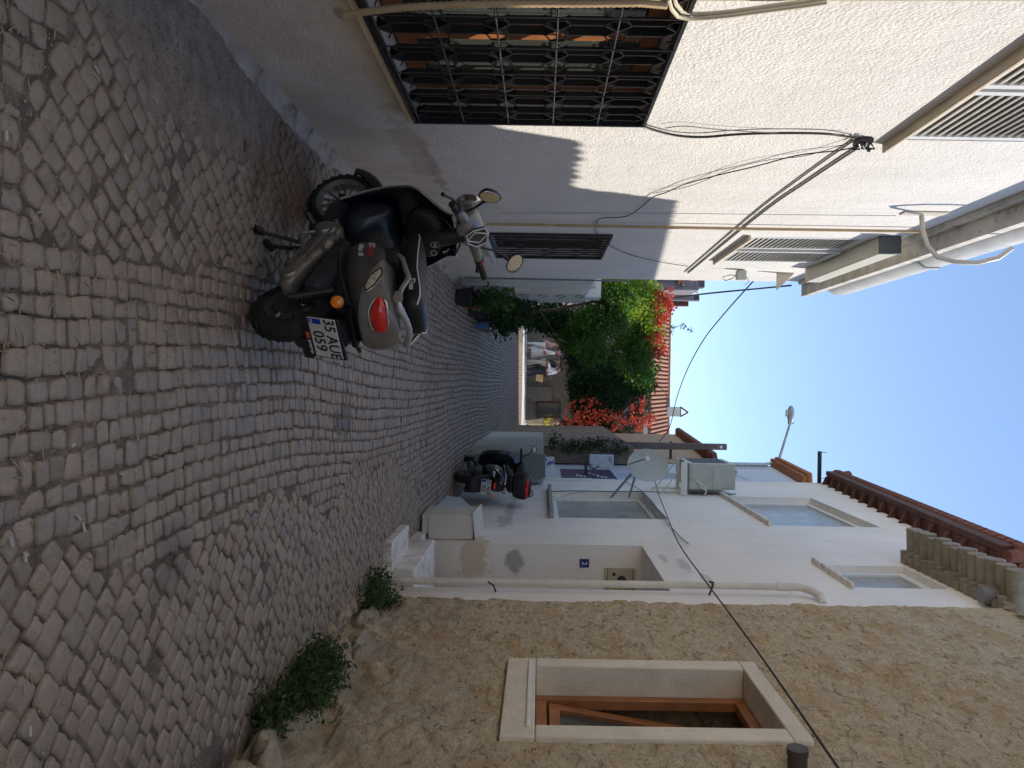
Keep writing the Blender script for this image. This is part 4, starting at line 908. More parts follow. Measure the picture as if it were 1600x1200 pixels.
leaves('shade_toned_foliage', [pb(855, 495, 15.5, .33, .9, .6, 2400), pb(912, 545, 16.8, .5, .9, .5, 2600), pb(945, 585, 18.5, .6, 1.0, .65, 2800), pb(912, 600, 19, .4, .8, .4, 1500), pb(960, 620, 20, .45, .8, .5, 1800), pb(800, 495, 14.2, .25, .6, .35, 1500), pb(1000, 600, 19, .35, .7, .4, 1300), pb(770, 480, 13.4, .2, .5, .28, 1100)], .095, LEAFD, vn, 4)  # shade inside the vine put into a darker leaf colour
m = MB(); rr = random.Random(3)
for (bx, by, tx) in ((-1.4, 14.4, (960, 480, 15)), (-1.45, 15.4, (900, 520, 15.5)), (-1.5, 16.5, (980, 560, 17))):
    t = atY(*tx); b = Vector((bx, by, gz(bx, by))); P = [b.lerp(t, k/7)+Vector((rr.gauss(0, .07), rr.gauss(0, .07), rr.gauss(0, .05))) for k in range(8)]; m.tube(P, [.06-.006*k for k in range(8)], 7)
    for _ in range(7):
        a = P[rr.randrange(3, 8)]; m.tube([a, a+Vector((rr.gauss(0, .3), rr.gauss(0, .3), rr.uniform(0, .5))), a+Vector((rr.gauss(0, .6), rr.gauss(0, .5), rr.uniform(-.1, .8)))], [.02, .014, .006], 5)
m.tube([atY(880, 440, 13.5), atY(905, 448, 13.6), atY(885, 462, 13.8), atY(912, 470, 14.2)], .012, 5)
t0 = atY(1035, 520, 16.4); m.tube([t0, atY(1050, 512, 16.4), atY(1066, 508, 16.4), atY(1080, 516, 16.4)], .006, 5)
m.build('trunk', BARK, vn)
leaves('tendril_leaves', [pb(1050, 512, 16.4, .06, .1, .08, 26), pb(1066, 510, 16.4, .05, .1, .06, 20), pb(1080, 515, 16.4, .04, .05, .05, 12), pb(882, 436, 13.5, .06, .1, .08, 30)], .07, LEAFD, vn, 14)
def blossoms(parent, lst, mat, seed, size=.055):
    for i, (x, y, Y, r, n) in enumerate(lst):
        leaves('blossom_cluster', [(tuple(atY(x, y, Y)), (r, r, r*.8), n)], size, mat, parent, seed+i, droop=-.2, aspect=.8, gap=-.3)
blossoms(vn, [(1030, 462, 14.9, .12, 130), (1042, 470, 15, .13, 150), (1046, 482, 15, .08, 70), (1024, 478, 15, .08, 70), (1032, 495, 15.4, .14, 170), (1028, 503, 15.4, .1, 80), (1030, 522, 16, .13, 130), (1026, 532, 16, .10, 100), (1034, 545, 16.4, .16, 190), (1024, 552, 16.4, .10, 90), (1012, 530, 16, .06, 40), (1012, 562, 17, .09, 80), (1046, 455, 14.8, .06, 40), (1018, 546, 16.3, .08, 60), (1040, 492, 15.2, .08, 60)], FLOW, 20)
v2 = empty('climbing_vine', (0, 0, 0), 'blossoming creeper hanging down the front of the corner house', 'climbing plant')
leaves('foliage', [pb(960, 600, 35.8, 1.3, .4, 1.2, 2600), pb(915, 625, 35.6, 1.1, .4, .8, 2200), pb(930, 650, 35.6, 1.2, .4, 1.1, 2600), pb(905, 590, 35.6, 1.0, .4, .6, 1400), pb(1000, 630, 36, 1, .3, .5, 800), pb(900, 672, 35.4, .6, .3, 1.0, 1200), pb(960, 680, 35.4, .5, .3, 1.2, 900)], .16, LEAFD, v2, 5)
rr = random.Random(77)
fl = [(925, 610), (918, 618), (937, 606), (928, 622), (935, 628), (945, 632), (920, 640), (912, 646), (932, 645), (950, 640), (957, 648), (950, 655), (903, 655), (896, 660), (908, 662), (890, 664), (918, 660), (925, 668), (938, 672), (950, 675), (958, 668), (945, 678), (965, 662), (975, 658), (985, 660), (990, 652), (1002, 640), (1010, 650), (1012, 662), (1004, 625), (1016, 600), (1008, 588), (1014, 580), (990, 574), (1015, 590), (1000, 668), (972, 640), (900, 675), (930, 655), (905, 670)]
fl += [(x_+rr.uniform(-16, 16), y_+rr.uniform(-22, 10)) for x_, y_ in fl[:34]]
blossoms(v2, [(x, y, 35.1, rr.uniform(.16, .30), 34) for x, y in fl], FLOW, 50, .12)
blossoms(v2, [(984, 618, 36.5, .35, 120), (985, 626, 36.5, .22, 60)], FLOWP, 99, .12)
iv = empty('ivy', (0, 0, 0), 'sparse dark ivy creeping over the mossy stone wall by the pole', 'climbing plant')
leaves('foliage', [pb(900, 700, 18.0, .12, .3, .7, 700), pb(930, 694, 18.2, .15, .3, .8, 700), pb(870, 690, 18, .2, .3, .2, 300), pb(960, 703, 18, .12, .3, .4, 300)], .06, LEAFD, iv, 6)
# potted plants
def pot(name, x, y, label, mat, r, h, lm, n, ph, spread, seed):
    e = empty(name, (x, y, gz(x, y)), label, 'potted plant', 'potted plants by the courtyard wall'); m = MB()
    m.lathe([(.001, 0), (r*.75, 0), (r, h), (r*1.08, h), (r*1.08, h-.03), (r*.98, h-.03), (r*.9, h-.05), (.001, h-.05)], (0, 0, 0), 'Z', 20); m.build('pot', mat, e)
    leaves('foliage', [((0, 0, h+ph*.5), (spread, spread, ph*.6), n)], .08, lm, e, seed)
    m = MB(); rr = random.Random(seed)
    for _ in range(7): a = rr.uniform(0, 6.28); m.tube([(0, 0, h-.06), (spread*.3*math.cos(a), spread*.3*math.sin(a), h+ph*.5), (spread*.7*math.cos(a), spread*.7*math.sin(a), h+ph)], [.008, .006, .003], 5)
    m.build('stem', BARK, e); return e
pot('potted_plant', -1.22, 11.0, 'square dark pot with sparse twigs nearest the stucco house corner', POT, .15, .24, LEAFD, 220, .35, .16, 31)
pot('potted_plant', -1.25, 11.75, 'terracotta pot with feathery green plant by the courtyard wall', TERRA, .15, .26, LEAFM, 420, .5, .22, 32)
pot('potted_plant', -1.2, 12.5, 'dark pot with bushy plant in the middle of the pot row', POT, .16, .28, LEAFD, 650, .55, .26, 33)
pot('potted_plant', -1.22, 13.3, 'farthest pot with tall dark bush under the vine', POT, .17, .3, LEAFD, 900, .75, .3, 34)
pot('potted_plant', -1.05, 13.9, 'low pot with drooping leaves at the lane side under the vine', TERRA, .13, .2, LEAFD, 700, .5, .28, 35)
m = MB(); m.box(-.06, .06, -.05, .05, 0, .22); o = m.build('water_can', simple('blue_plastic', (.06, .16, .38), .4), bevel=.02); o.location = (-.98, 13.1, gz(-1, 13.1)+.05); tag(o, 'small blue plastic can among the flower pots', 'can')
# weeds at the stone wall foot
def weed(x0, y0, label, blobs, seed):
    e = empty('weed_bush', (x0, y0, gz(x0, y0)), label, 'weed', 'weeds along the stone wall foot'); leaves('foliage', [((c_[0], c_[1]*.9, c_[2]*.82), tuple(q*.8 for q in r_), int(n_*.36)) for c_, r_, n_ in blobs], .036, LEAFW, e, seed, droop=-.5, aspect=.4, gap=.2)
    m = MB(); rr = random.Random(seed)
    for (c, r, n) in blobs:
        for _ in range(9):
            t = Vector(c)+Vector((rr.gauss(0, r[0]*.6), rr.gauss(0, r[1]*.6), rr.gauss(0, r[2]*.5))); b = Vector((c[0]+.03, c[1], -.02)); m.tube([b, b.lerp(t, .5)+Vector((0, 0, .02)), t], [.004, .003, .0015], 4)
    m.build('stem', LEAFW, e); return e
weed(1.62, 4.10, 'larger dark green weed bush nearest below the stone window', [((0, -.35, .10), (.10, .16, .10), 1500), ((.02, -.05, .17), (.14, .22, .16), 3200), ((.0, .28, .20), (.13, .2, .18), 3000), ((.06, .0, .28), (.07, .2, .06), 600), ((-.02, .5, .10), (.06, .13, .08), 500)], 41)
weed(1.66, 6.05, 'smaller weed bush at the corner of stone and white house', [((0, -.12, .13), (.11, .16, .12), 1700), ((-.03, .25, .1), (.1, .16, .11), 1300), ((.06, .1, .22), (.07, .14, .07), 700), ((.1, .15, .27), (.04, .15, .03), 160)], 42)
# small rubble at the wall foot
rr = random.Random(15)
for i, (x, y, r) in enumerate([(1.68, 5.45, .085), (1.68, 5.72, .06), (1.70, 5.95, .08), (1.69, 5.15, .055)]):
    bm = bmesh.new(); bmesh.ops.create_icosphere(bm, subdivisions=4, radius=r)
    for v in bm.verts:
        v.co *= 1+.5*noise.noise(v.co*11+Vector((i*3, 0, 0)))+.3*noise.fractal(v.co*26, .9, 2, 4); v.co.z *= .7
    me = bpy.data.meshes.new('rock'); bm.to_mesh(me); bm.free(); me.materials.append(STONE); me.polygons.foreach_set('use_smooth', [True]*len(me.polygons))
    o = bpy.data.objects.new('rock', me); S.collection.objects.link(o); o.location = (x, y, .0)
    tag(o, ['largest pale rock at the stone wall foot between the two weeds', 'small rock between larger ones at the wall foot', 'pale rock touching the smaller weed bush', 'smallest rock beside the larger weed bush'][i], 'rock', 'rocks along the stone wall foot')
# litter
for i, (x, y, a) in enumerate([(147, 108, 60), (5, 212, 5), (193, 245, 40), (118, 808, 50), (127, 824, 20), (13, 846, 20), (35, 870, 10), (43, 1142, 0), (188, 742, 60), (110, 696, -50), (242, 158, 50), (36, 868, 100)]):
    d = ray(x, y); p = C0+d*((-H)/d.z)+Vector((0, 0, .008)); m = MB(); L = .014 if i < 8 else .008
    m.cyl((-L, 0, 0), (L, 0, 0), .0038, n=8); o = m.build('cigarette_butt', simple('dirty_white_paper', (.5, .48, .44), .8) if i == 0 else bpy.data.materials['dirty_white_paper']); o.location = p; o.rotation_euler = (0, 0, R(a))
    tag(o, 'crushed white cigarette butt lying in the cobble joints', 'cigarette butt', 'cigarette butts on the cobbles')
d = ray(380, 228); p = C0+d*((-H)/d.z); m = MB()
rr = random.Random(6); m.add([(-.035, -.01, .012), (-.01, .014, .02), (.02, .012, .014), (.04, -.004, .024), (.01, -.014, .012), (-.02, -.016, .018)], [(0, 1, 5), (1, 2, 4, 5), (2, 3, 4)])
o = m.build('dry_leaf', simple('rusty_leaf', (.22, .08, .03), .8), smooth=0); o.location = p; tag(o, 'curled rust brown dry leaf on the cobbles', 'leaf')

# ================================================================== SCOOTERS
def ell(x, yc, zc, ry, rz, n=16, p=2.4, xs=0.0):
    out = []
    for k in range(n):
        a = 2*math.pi*k/n; c, s_ = math.cos(a), math.sin(a)
        y = yc+ry*math.copysign(abs(c)**(2/p), c); z = zc+rz*math.copysign(abs(s_)**(2/p), s_); out.append((x+xs*(z-zc), y, z))
    return out
def wheel(parent, cx, cz, r, w, rimr, spokes, steer=0, name='wheel', pivot=None, rimmat=None, r_sp=.006, disc=True):
    e = empty(name, (0, 0, 0)); e.parent = parent
    M = Matrix.Translation((cx, 0, cz)) @ Matrix.Rotation(steer, 4, 'Z')
    m = MB(); m.M = M
    prof = [(rimr, -w*.42), (rimr+.01, -w*.46), (rimr+(r-rimr)*.45, -w*.53), (r-.022, -w*.46), (r-.010, -w*.34), (r-.002, -w*.16), (r, 0), (r-.002, w*.16), (r-.010, w*.34), (r-.022, w*.46), (rimr+(r-rimr)*.45, w*.53), (rimr+.01, w*.46), (rimr, w*.42)]
    m.lathe(prof, (0, 0, 0), 'Y', 72)
    for k in range(26):                      # tread blocks
        a = 2*math.pi*k/26
        for s_ in (-1, 1):
            T = Matrix.Rotation(a+s_*.06, 4, 'Y') @ Matrix.Translation((0, s_*w*.2, r-.0075)) @ Matrix.Rotation(s_*.5, 4, 'Z') @ Matrix.Rotation(s_*-.17, 4, 'X')
            m.box(-.016, .016, -w*.15, w*.15, -.004, .0045, T=T)
    m.build('tyre', RUBBER, e)
    m = MB(); m.M = M
    m.lathe([(rimr-.022, -w*.30), (rimr+.004, -w*.44), (rimr+.006, -w*.40), (rimr-.012, -w*.2), (rimr-.014, w*.2), (rimr+.006, w*.40), (rimr+.004, w*.44), (rimr-.022, w*.30), (rimr-.022, -w*.30)], (0, 0, 0), 'Y', 56)
    m.lathe([(.001, -.035), (.03, -.035), (.034, 0), (.03, .035), (.001, .035)], (0, 0, 0), 'Y', 20)
    for k in range(spokes):
        a = 2*math.pi*k/spokes; ca, sa = math.cos(a), math.sin(a)
        m.tube([(ca*.028, 0, sa*.028), (ca*rimr*.6, .004, sa*rimr*.6), (ca*(rimr-.014), 0, sa*(rimr-.014))], [r_sp*1.3, r_sp, r_sp*1.2], 6, flat=1.6)
    m.build('rim', rimmat or SILVER, e)
    if disc:
        m = MB(); m.M = M; m.lathe([(.05, -.052), (.088, -.052), (.088, -.048), (.05, -.048), (.05, -.052)], (0, 0, 0), 'Y', 30); m.build('brake_disc', GALV, e)
    return e

sc1 = empty('motor_scooter', (-.3201, 3.6659, 0), 'charcoal motor scooter with red tail light and silver grab rail parked nearest on the cobbles', 'scooter')
sc1.rotation_mode = 'XYZ'
sc1.matrix_world = Matrix.Translation((-.3201, 3.6659, 0)) @ Matrix.Rotation(R(129.36), 4, 'Z') @ Matrix.Rotation(R(-3), 4, 'X')
STEER = R(24)
wheel(sc1, 0, .205, .205, .105, .128, 5, rimmat=simple('dark_rear_rim', (.10, .085, .07), .5, metal=.5), r_sp=.012)
fw = wheel(sc1, 1.13, .205, .205, .092, .150, 15, steer=STEER)
# swingarm / CVT case
m = MB()
st = [(.56, .300, .052, .030), (.52, .297, .068, .058), (.44, .285, .07, .075), (.34, .262, .066, .070), (.22, .235, .058, .058), (.12, .214, .052, .048), (.04, .205, .045, .040), (-.03, .205, .03, .026)]
m.loft([[(x, .135+.055*math.copysign(abs(math.cos(a))**.8, math.cos(a)), z+h*math.copysign(abs(math.sin(a))**.8, math.sin(a))-.0) for a in [2*math.pi*k/18 for k in range(18)]] for x, z, h, _ in st])
ce = m.build('engine_case', SILVER, sc1, sub=1)
m = MB(); m.lathe([(.001, .010), (.045, .010), (.052, .0), (.055, -.01)], (.47, .193, .287), 'Y', 24); m.lathe([(.001, .012), (.034, .012), (.04, 0)], (.05, .183, .205), 'Y', 20)
for x, z in ((.54, .33), (.5, .22), (.36, .20), (.24, .19), (.3, .315), (.4, .352), (.16, .26), (.08, .16)): m.cyl((x, .15, z), (x, .198, z), .008, n=8)
m.tube([(.10, .192, .235), (.3, .196, .285), (.46, .196, .33)], .008, 6); m.tube([(.12, .19, .19), (.3, .196, .225)], .007, 6)
m.build('cover', SILVER, ce)
m = MB(); m.tube([(.40, .205, .25), (.36, .222, .20), (.30, .228, .21), (.245, .235, .235)], [.011, .009, .009, .008], 8); m.tube([(.245, .20, .235), (.245, .275, .235)], .013, 10); m.build('kick_starter', SILVER, ce)
# engine block, air box, shock
m = MB(); m.box(.25, .56, -.11, .10, .22, .36); m.build('engine_block', simple('dirty_engine', (.05, .048, .045), .6, metal=.3, bstr=.5), sc1, bevel=.02)
m = MB()
m.loft([[(x, .10+.06*math.cos(a), z+h*math.copysign(abs(math.sin(a))**.6, math.sin(a))) for a in [2*math.pi*k/14 for k in range(14)]] for x, z, h in ((.33, .37, .02), (.30, .375, .05), (.20, .36, .065), (.08, .34, .065), (.0, .33, .055), (-.02, .33, .02))])
m.build('air_box', simple('dull_blue_black_plastic', (.028, .033, .036), .6, var=.25, bstr=.3), sc1, bevel=.004)
m = MB(); m.tube([(-.05, .11, .22), (.0, .11, .42)], .016, 10); pts = [(-.045+.00085*k+.02*math.cos(k*.9), .095+.02*math.sin(k*.9), .25+.0027*k) for k in range(60)]; m.tube(pts, .005, 5); m.build('shock_absorber', simple('dirty_spring', (.05, .045, .04), .5, metal=.5), sc1)
m = MB(); m.tube([(.28, -.12, .2), (.1, -.16, .2)], .025, 10); m.tube([(.20, -.16, .19), (-.02, -.16, .22)], [.045, .05], 16); m.build('exhaust', simple('dark_exhaust', (.06, .055, .05), .5, metal=.4), sc1)
# undertray, footboard
m = MB()
m.loft([ell(x, 0, z, w, h, 16, 4) for x, z, w, h in ((-.14, .50, .09, .05), (.0, .45, .12, .06), (.2, .42, .13, .06), (.36, .38, .14, .09), (.48, .30, .15, .06))]); m.build('undertray', BLACKP, sc1)
m = MB(); m.loft([ell(x, 0, z, w, h, 20, 5) for x, z, w, h in ((.36, .275, .155, .03), (.42, .272, .175, .04), (.6, .268, .185, .042), (.75, .275, .19, .045), (.84, .31, .18, .05))]); m.build('footboard', BLACKP, sc1)
m = MB(); m.tube([(.42, .10, .24), (.36, .14, .12), (.33, .17, .05)], [.012, .011, .010], 8); m.tube([(.33, .155, .045), (.31, .21, .03)], [.02, .016], 8)
m.tube([(.38, .15, .20), (.31, .25, .05), (.285, .285, .020)], [.010, .009, .009], 8); m.tube([(.30, .27, .03), (.265, .30, .010)], [.022, .024], 10); m.build('side_stand', BLACKP, sc1)
m = MB(); m.box(.47, .52, .14, .20, .20, .245); m.tube([(.50, .18, .23), (.53, .25, .19)], [.014, .018], 8); m.build('passenger_footrest', BLACKP, sc1, bevel=.006)
# body cowl: charcoal side panels
def body_section(x):
    # (half width, bottom z, top z)
    t = (x+.28)/.66
    return t
def RX(x): return x if x > .1 else .1+(x-.1)*.74
m = MB(); sec = [(.385, .10, .50, .545), (.375, .150, .44, .60), (.35, .172, .41, .632), (.28, .188, .408, .655), (.18, .196, .425, .672), (.06, .196, .45, .688), (-.06, .186, .478, .705), (-.16, .168, .503, .722), (-.24, .140, .53, .735), (-.285, .10, .55, .735), (-.30, .055, .575, .72)]
sec = [(RX(q[0]),)+q[1:] for q in sec]
rings = []
for x, w, zb, zt_ in sec:
    n = 28; ring = []
    for k in range(n):
        a = 2*math.pi*k/n; c, s_ = math.cos(a), math.sin(a); zc = (zb+zt_)/2; rz = (zt_-zb)/2
        y = w*math.copysign(abs(c)**.62, c)*(1-.16*max(0, s_)); z = zc+rz*math.copysign(abs(s_)**.75, s_)
        ring.append((x, y, z))
    rings.append(ring)
m.loft(rings)
def two_tone():
    m_, nt, p = nodes('two_tone_paint'); v = coord(nt, world=False); sp = N(nt, 'SeparateXYZ'); nt.links.new(v, sp.inputs[0])
    hgt = mth(nt, 'SUBTRACT', sp.outputs[2], mth(nt, 'ADD', mth(nt, 'MULTIPLY', sp.outputs[0], .185), .588))
    hgt = mth(nt, 'SUBTRACT', hgt, mth(nt, 'MULTIPLY', mth(nt, 'MAXIMUM', mth(nt, 'SUBTRACT', sp.outputs[0], .18), 0), .9))
    f = ramp(nt, hgt, [(0, (0, 0, 0)), (.003, (1, 1, 1))]); line = mth(nt, 'LESS_THAN', mth(nt, 'ABSOLUTE', mth(nt, 'SUBTRACT', hgt, .0015)), .0022)
    c = mix(nt, f, (.046, .043, .039), (.25, .235, .215)); c = mix(nt, line, c, (.008, .008, .008))
    du = ramp(nt, noi(nt, v, 9, 9, .7), [(.42, (0, 0, 0)), (.7, (.5,)*3)]); c = mix(nt, du, c, (.15, .13, .11))
    nt.links.new(c, p.inputs['Base Color']); nt.links.new(ramp(nt, noi(nt, v, 18, 7, .7), [(.35, (.28,)*3), (.65, (.50,)*3)]), p.inputs['Roughness'])
    nt.links.new(mth(nt, 'MULTIPLY', f, .3), p.inputs['Metallic']); p.inputs['Coat Weight'].default_value = .3; p.inputs['Coat Roughness'].default_value = .15; return m_
cw = m.build('body_cowl', two_tone(), sc1, sub=2, smooth=70)
# crease line + lower tail edge
m = MB()
for s_ in (-1, 1):
    m.tube([(RX(a_), b_, c_) for a_, b_, c_ in [(.33, s_*.176, .43), (.2, s_*.2, .418), (.0, s_*.198, .455), (-.15, s_*.172, .493), (-.25, s_*.13, .525)]], .009, 8)
m.build('lower_trim', BLACKP, cw)
# front lower and neck fairing
m = MB(); m.loft([ell(x, 0, z, w, h, 16, 3) for x, z, w, h in ((.40, .66, .07, .03), (.37, .62, .12, .07), (.33, .6, .14, .09), (.2, .62, .15, .09))]); m.build('seat_base', BLACKP, sc1)
# lettering on the left panel
def side_y(x): 
    for (a, wa_, *_), (b, wb_, *_) in zip(sec, sec[1:]):
        if b <= x <= a: return wb_+(wa_-wb_)*(x-b)/(a-b)
    return .19
def side_text(s, size, x, z, mat, name, slope=.16, shear=.2, sx=1.0, off=.008):
    y = side_y(x)+off
    return text(name, s, size, mat, cw, frame_M((x, y, z), (-1, 0, slope), (slope, 0, 1)), shear=shear, sx=sx)
side_text('ST', .042, .262, .562, WHITEP, 'lettering'); side_text('MAX', .042, .19, .568, REDP, 'lettering')
side_text('Milan 50', .034, .215, .520, WHITEP, 'script_lettering', shear=.45)
# turn badge (clear side lens)
m = MB(); pts = [(RX(a_), c_) for a_, c_ in [(.02, .650), (-.04, .660), (-.14, .632), (-.18, .602), (-.15, .590), (-.06, .606)]]
def on_side(x, z, off): return (x, side_y(x)*(1-.0)+off-.10*max(0, z-.60)**1.0-.004, z)
m.loft([[on_side(x, z, .004) for x, z in pts], [on_side(x, z, .014) for x, z in pts], [on_side(-.04+(x+.04)*.85, .625+(z-.625)*.8, .017) for x, z in pts]])
b_ = m.build('side_lens', simple('pale_clear_lens', (.50, .45, .33), .15, var=.35, nscale=60, coat=.6), cw)
m = MB(); P3 = [on_side(x, z, .016) for x, z in pts]; m.tube(P3+[P3[0]], .0035, 6); m.build('lens_trim', BLACKP, b_)
# tail light, wraps the rear corner
def tl(mat, k, off, name, parent, rim=False):
    m = MB(); zc, cnt = .648, []
    cols = [(RX(a_), b_) for a_, b_ in [(-.225, .145), (-.25, .130), (-.272, .110), (-.287, .088), (-.296, .065), (-.301, .04), (-.303, .018)]]
    top = [.678, .694, .697, .697, .696, .694, .690]; bot = [.652, .634, .622, .618, .620, .623, .627]
    if rim:
        out = []
        for (x, y), t, b in zip(cols, top, bot): out.append((x-off, y+off, t+.004))
        for (x, y), t, b in list(zip(cols, top, bot))[::-1]: out.append((x-off, y+off, b-.004))
        m.tube(out+[out[0]], .005, 8); return m.build(name, mat, parent)
    rows = []
    for (x, y), t, b in zip(cols, top, bot):
        n = Vector((x+.06, y*.9, 0)).normalized()
        rows.append([(x+n.x*(off+q*.014)*1.0, y+n.y*(off+q*.014), b+(t-b)*s_) for s_, q in ((0, -.6), (.08, .5), (.3, 1), (.5, 1.1), (.7, 1), (.92, .5), (1, -.6))])
    m.loft(rows, closed=False, caps=False); return m.build(name, mat, parent, smooth=60)
tlo = tl(REDL, 1, .010, 'tail_light', sc1); tl(CHROME, 1, .012, 'light_trim', tlo, rim=True)
m = MB(); 
for z in (.645, .665, .685): m.tube([(RX(-.235)-.012, .150, z), (RX(-.272)-.014, .120, z), (RX(-.29)-.016, .08, z)], .0022, 5)
m.build('lens_ribs', simple('deep_red_lens', (.28, .008, .008), .2, coat=.5), tlo)
# seat
m = MB(); sec2 = [(.60, .05, .700, .735), (.575, .085, .685, .752), (.50, .112, .675, .772), (.40, .125, .680, .782), (.28, .130, .690, .792), (.16, .134, .705, .806), (.05, .134, .722, .826), (-.05, .128, .738, .842), (-.12, .112, .748, .846), (-.165, .085, .755, .835), (-.18, .045, .765, .815)]
sec2 = [(RX(q[0]),)+q[1:] for q in sec2]
m.loft([ell(x, 0, (a+b)/2, w, (b-a)/2, 20, 3.2) for x, w, a, b in sec2])
se = m.build('seat', SEATM, sc1, sub=1, smooth=70)
for s_ in (-1, 1):
    m = MB(); m.tube([(x, s_*(w*.93), b-.018) for x, w, a, b in sec2[1:-1]], .0032, 6); m.build('piping', WHITEP, se)
text('lettering', 'STmax', .036, WHITEP, se, frame_M((.0, .1345, .787), (-1, .0, .10), (.10, 0, 1)), shear=.2)
# grab rail
m = MB()
m.tube([(RX(a_), b_, c_) for a_, b_, c_ in [(.24, .150, .690), (.20, .158, .715), (.10, .162, .745), (-.01, .160, .772), (-.035, .158, .772), (-.13, .150, .752), (-.215, .130, .742), (-.25, .10, .750), (-.262, .04, .772), (-.27, 0, .782), (-.262, -.04, .772), (-.25, -.10, .750), (-.215, -.130, .742), (-.13, -.150, .752), (-.03, -.16, .772), (.10, -.162, .745), (.24, -.15, .69)]], [.009]+[.0095]*6+[.014, .012, .0095, .012, .014]+[.0095]*5, 10, flat=1.25)
m.box(-.145, -.10, .122, .158, .728, .760)
m.build('grab_rail', simple('satin_silver', (.40, .40, .40), .35, metal=.6, var=.08), sc1)
# rear fender + plate
m = MB(); PM = Matrix.Translation((-.225, .0, .408)) @ Matrix.Rotation(R(1), 4, 'X') @ Matrix.Rotation(R(-14), 4, 'Y') @ Matrix.Scale(.91, 4)
m.loft([[(x, -w, z), (x+.02, -w, z-.03), (x+.02, w, z-.03), (x, w, z)] for x, z, w in ((-.05, .53, .09), (-.20, .53, .09))])
m.box(.004, .02, -.135, .11, -.115, .085, T=PM); m.box(.0, .02, -.15, -.02, -.155, -.1, T=PM); m.box(.02, .10, -.06, .06, .02, .09, T=PM)
m.build('plate_holder', BLACKP, sc1, bevel=.004)
m = MB(); m.box(-.004, .002, -.122, .116, -.078, .070, T=PM); pm_ = m.build('number_plate', PLATEW, sc1, bevel=.0015)
m = MB(); m.box(-.0055, -.0042, .082, .113, -.074, -.008, T=PM); bp = m.build('blue_band', BLUEP, pm_)
def pt(s, size, y, z, mat, name='lettering', sx=1, par=pm_): return text(name, s, size, mat, par, PM @ frame_M((-.0055, y, z), (0, -1, 0), (0, 0, 1)), space=1.02, sx=sx)
pt('35 AUE', .083, -.004, .034, INK, sx=.93); pt('059', .083, -.022, -.037, INK); pt('TR', .022, .098, -.062, WHITEP, par=bp)
m = MB(); m.box(-.001, .003, -.128, .115, -.112, -.083, T=PM); fr = m.build('dealer_strip', BLACKP, pm_)
m = MB(); m.box(-.003, -.0012, -.015, .022, -.108, -.088, T=PM); m.build('orange_mark', ORP, fr)
m = MB()
for i in range(8): m.box(-.003, -.0012, -.035-.011*i, -.028-.011*i, -.106+.003*(i % 3), -.090-.002*(i % 2), T=PM)
m.build('white_mark', WHITEP, fr)
m = MB(); m.tube([(-.10, .10, .50), (-.16, .145, .485)], .014, 8); m.tube([(-.155, .14, .485), (-.178, .158, .483)], [.03, .032], 14); rs = m.build('indicator', BLACKP, sc1)
m = MB(); m.tube([(-.175, .157, .483), (-.192, .170, .482), (-.197, .174, .482)], [.030, .026, .012], 14); m.build('orange_lens', ORL, rs)
# leg shield: inner black wall curved about z with chrome edge
def shield(u_, v):      # u_ in -1..1 across (left +), v 0..1 up
    z = .30+.60*v
    hw = .20+.045*math.sin(min(1, v/.75)*math.pi*.5)-.125*sm(.62, 1.0, v)
    x = .80+.10*math.sin(v*math.pi*.9)-.10*v - .05*abs(u_)**2.2*0 + .03*(1-abs(u_))*0
    x -= .045*abs(u_)**3
    return Vector((x, u_*hw, z))
m = MB(); nu, nv = 20, 24; vs = [tuple(shield(-1+2*i/nu, j/nv)) for j in range(nv+1) for i in range(nu+1)]; b0 = len(vs)
vs += [tuple(shield(-1+2*i/nu, j/nv)+Vector((.03+.07*math.cos((-1+2*i/nu)*math.pi/2), 0, 0))) for j in range(nv+1) for i in range(nu+1)]
W1 = nu+1; fs = [(j*W1+i, j*W1+i+1, (j+1)*W1+i+1, (j+1)*W1+i) for j in range(nv) for i in range(nu)]; fs += [tuple(b0+k for k in f) for f in fs]
for j in range(nv):
    for i in (0, nu): a = j*W1+i; fs.append((a, a+W1, a+W1+b0, a+b0))
for i in range(nu):
    for j in (0, nv): a = j*W1+i; fs.append((a, a+1, a+1+b0, a+b0))
m.add(vs, fs); ls = m.build('leg_shield', GLOSSB, sc1, smooth=60)
m = MB(); E = [shield(1, j/30)+Vector((.012, .003, 0)) for j in range(31)]; m.tube(E, .007, 8); m.tube([Vector((p.x, -p.y, p.z)) for p in E], .007, 8); m.build('chrome_edge', CHROME, ls)
# inner column + glovebox bulge
m = MB(); m.loft([ell(x, 0, z, w, h, 18, 3.5) for x, z, w, h in ((.66, .36, .03, .03), (.69, .40, .12, .09), (.74, .42, .15, .13), (.80, .44, .16, .14))]); m.build('knee_panel', simple('dark_blue_black', (.008, .011, .018), .4, coat=.3), ls)
m = MB(); m.loft([ell(.0, 0, 0, .0, .0, 16)]) if False else None
m = MB(); m.loft([[(shield(0, 0).x*0+x, w*math.cos(a), z+h*math.sin(a)) for a in [2*math.pi*k/20 for k in range(20)]] for x, w, z, h in ((.80, .16, .74, .13), (.735, .155, .74, .125), (.705, .13, .74, .10), (.70, .09, .74, .06))]); gb = m.build('glove_box', simple('black_inner_panel', (.007, .008, .011), .38, coat=.25), ls, sub=1)
for y, z, ry, rz in ((-.055, .79, .016, .026), (-.105, .775, .016, .016)):
    m = MB(); m.tube([(.702, y+ry*math.cos(a), z+rz*math.sin(a)) for a in [2*math.pi*k/16 for k in range(17)]], .0035, 6); m.build('lock_ring', GALV, gb)
m = MB(); m.cyl((.71, -.055, .79), (.695, -.055, .79), .009, n=12); m.tube([(.72, -.09, .86), (.69, -.09, .85), (.68, -.09, .83)], .006, 6); m.build('bag_hook', GALV, gb)
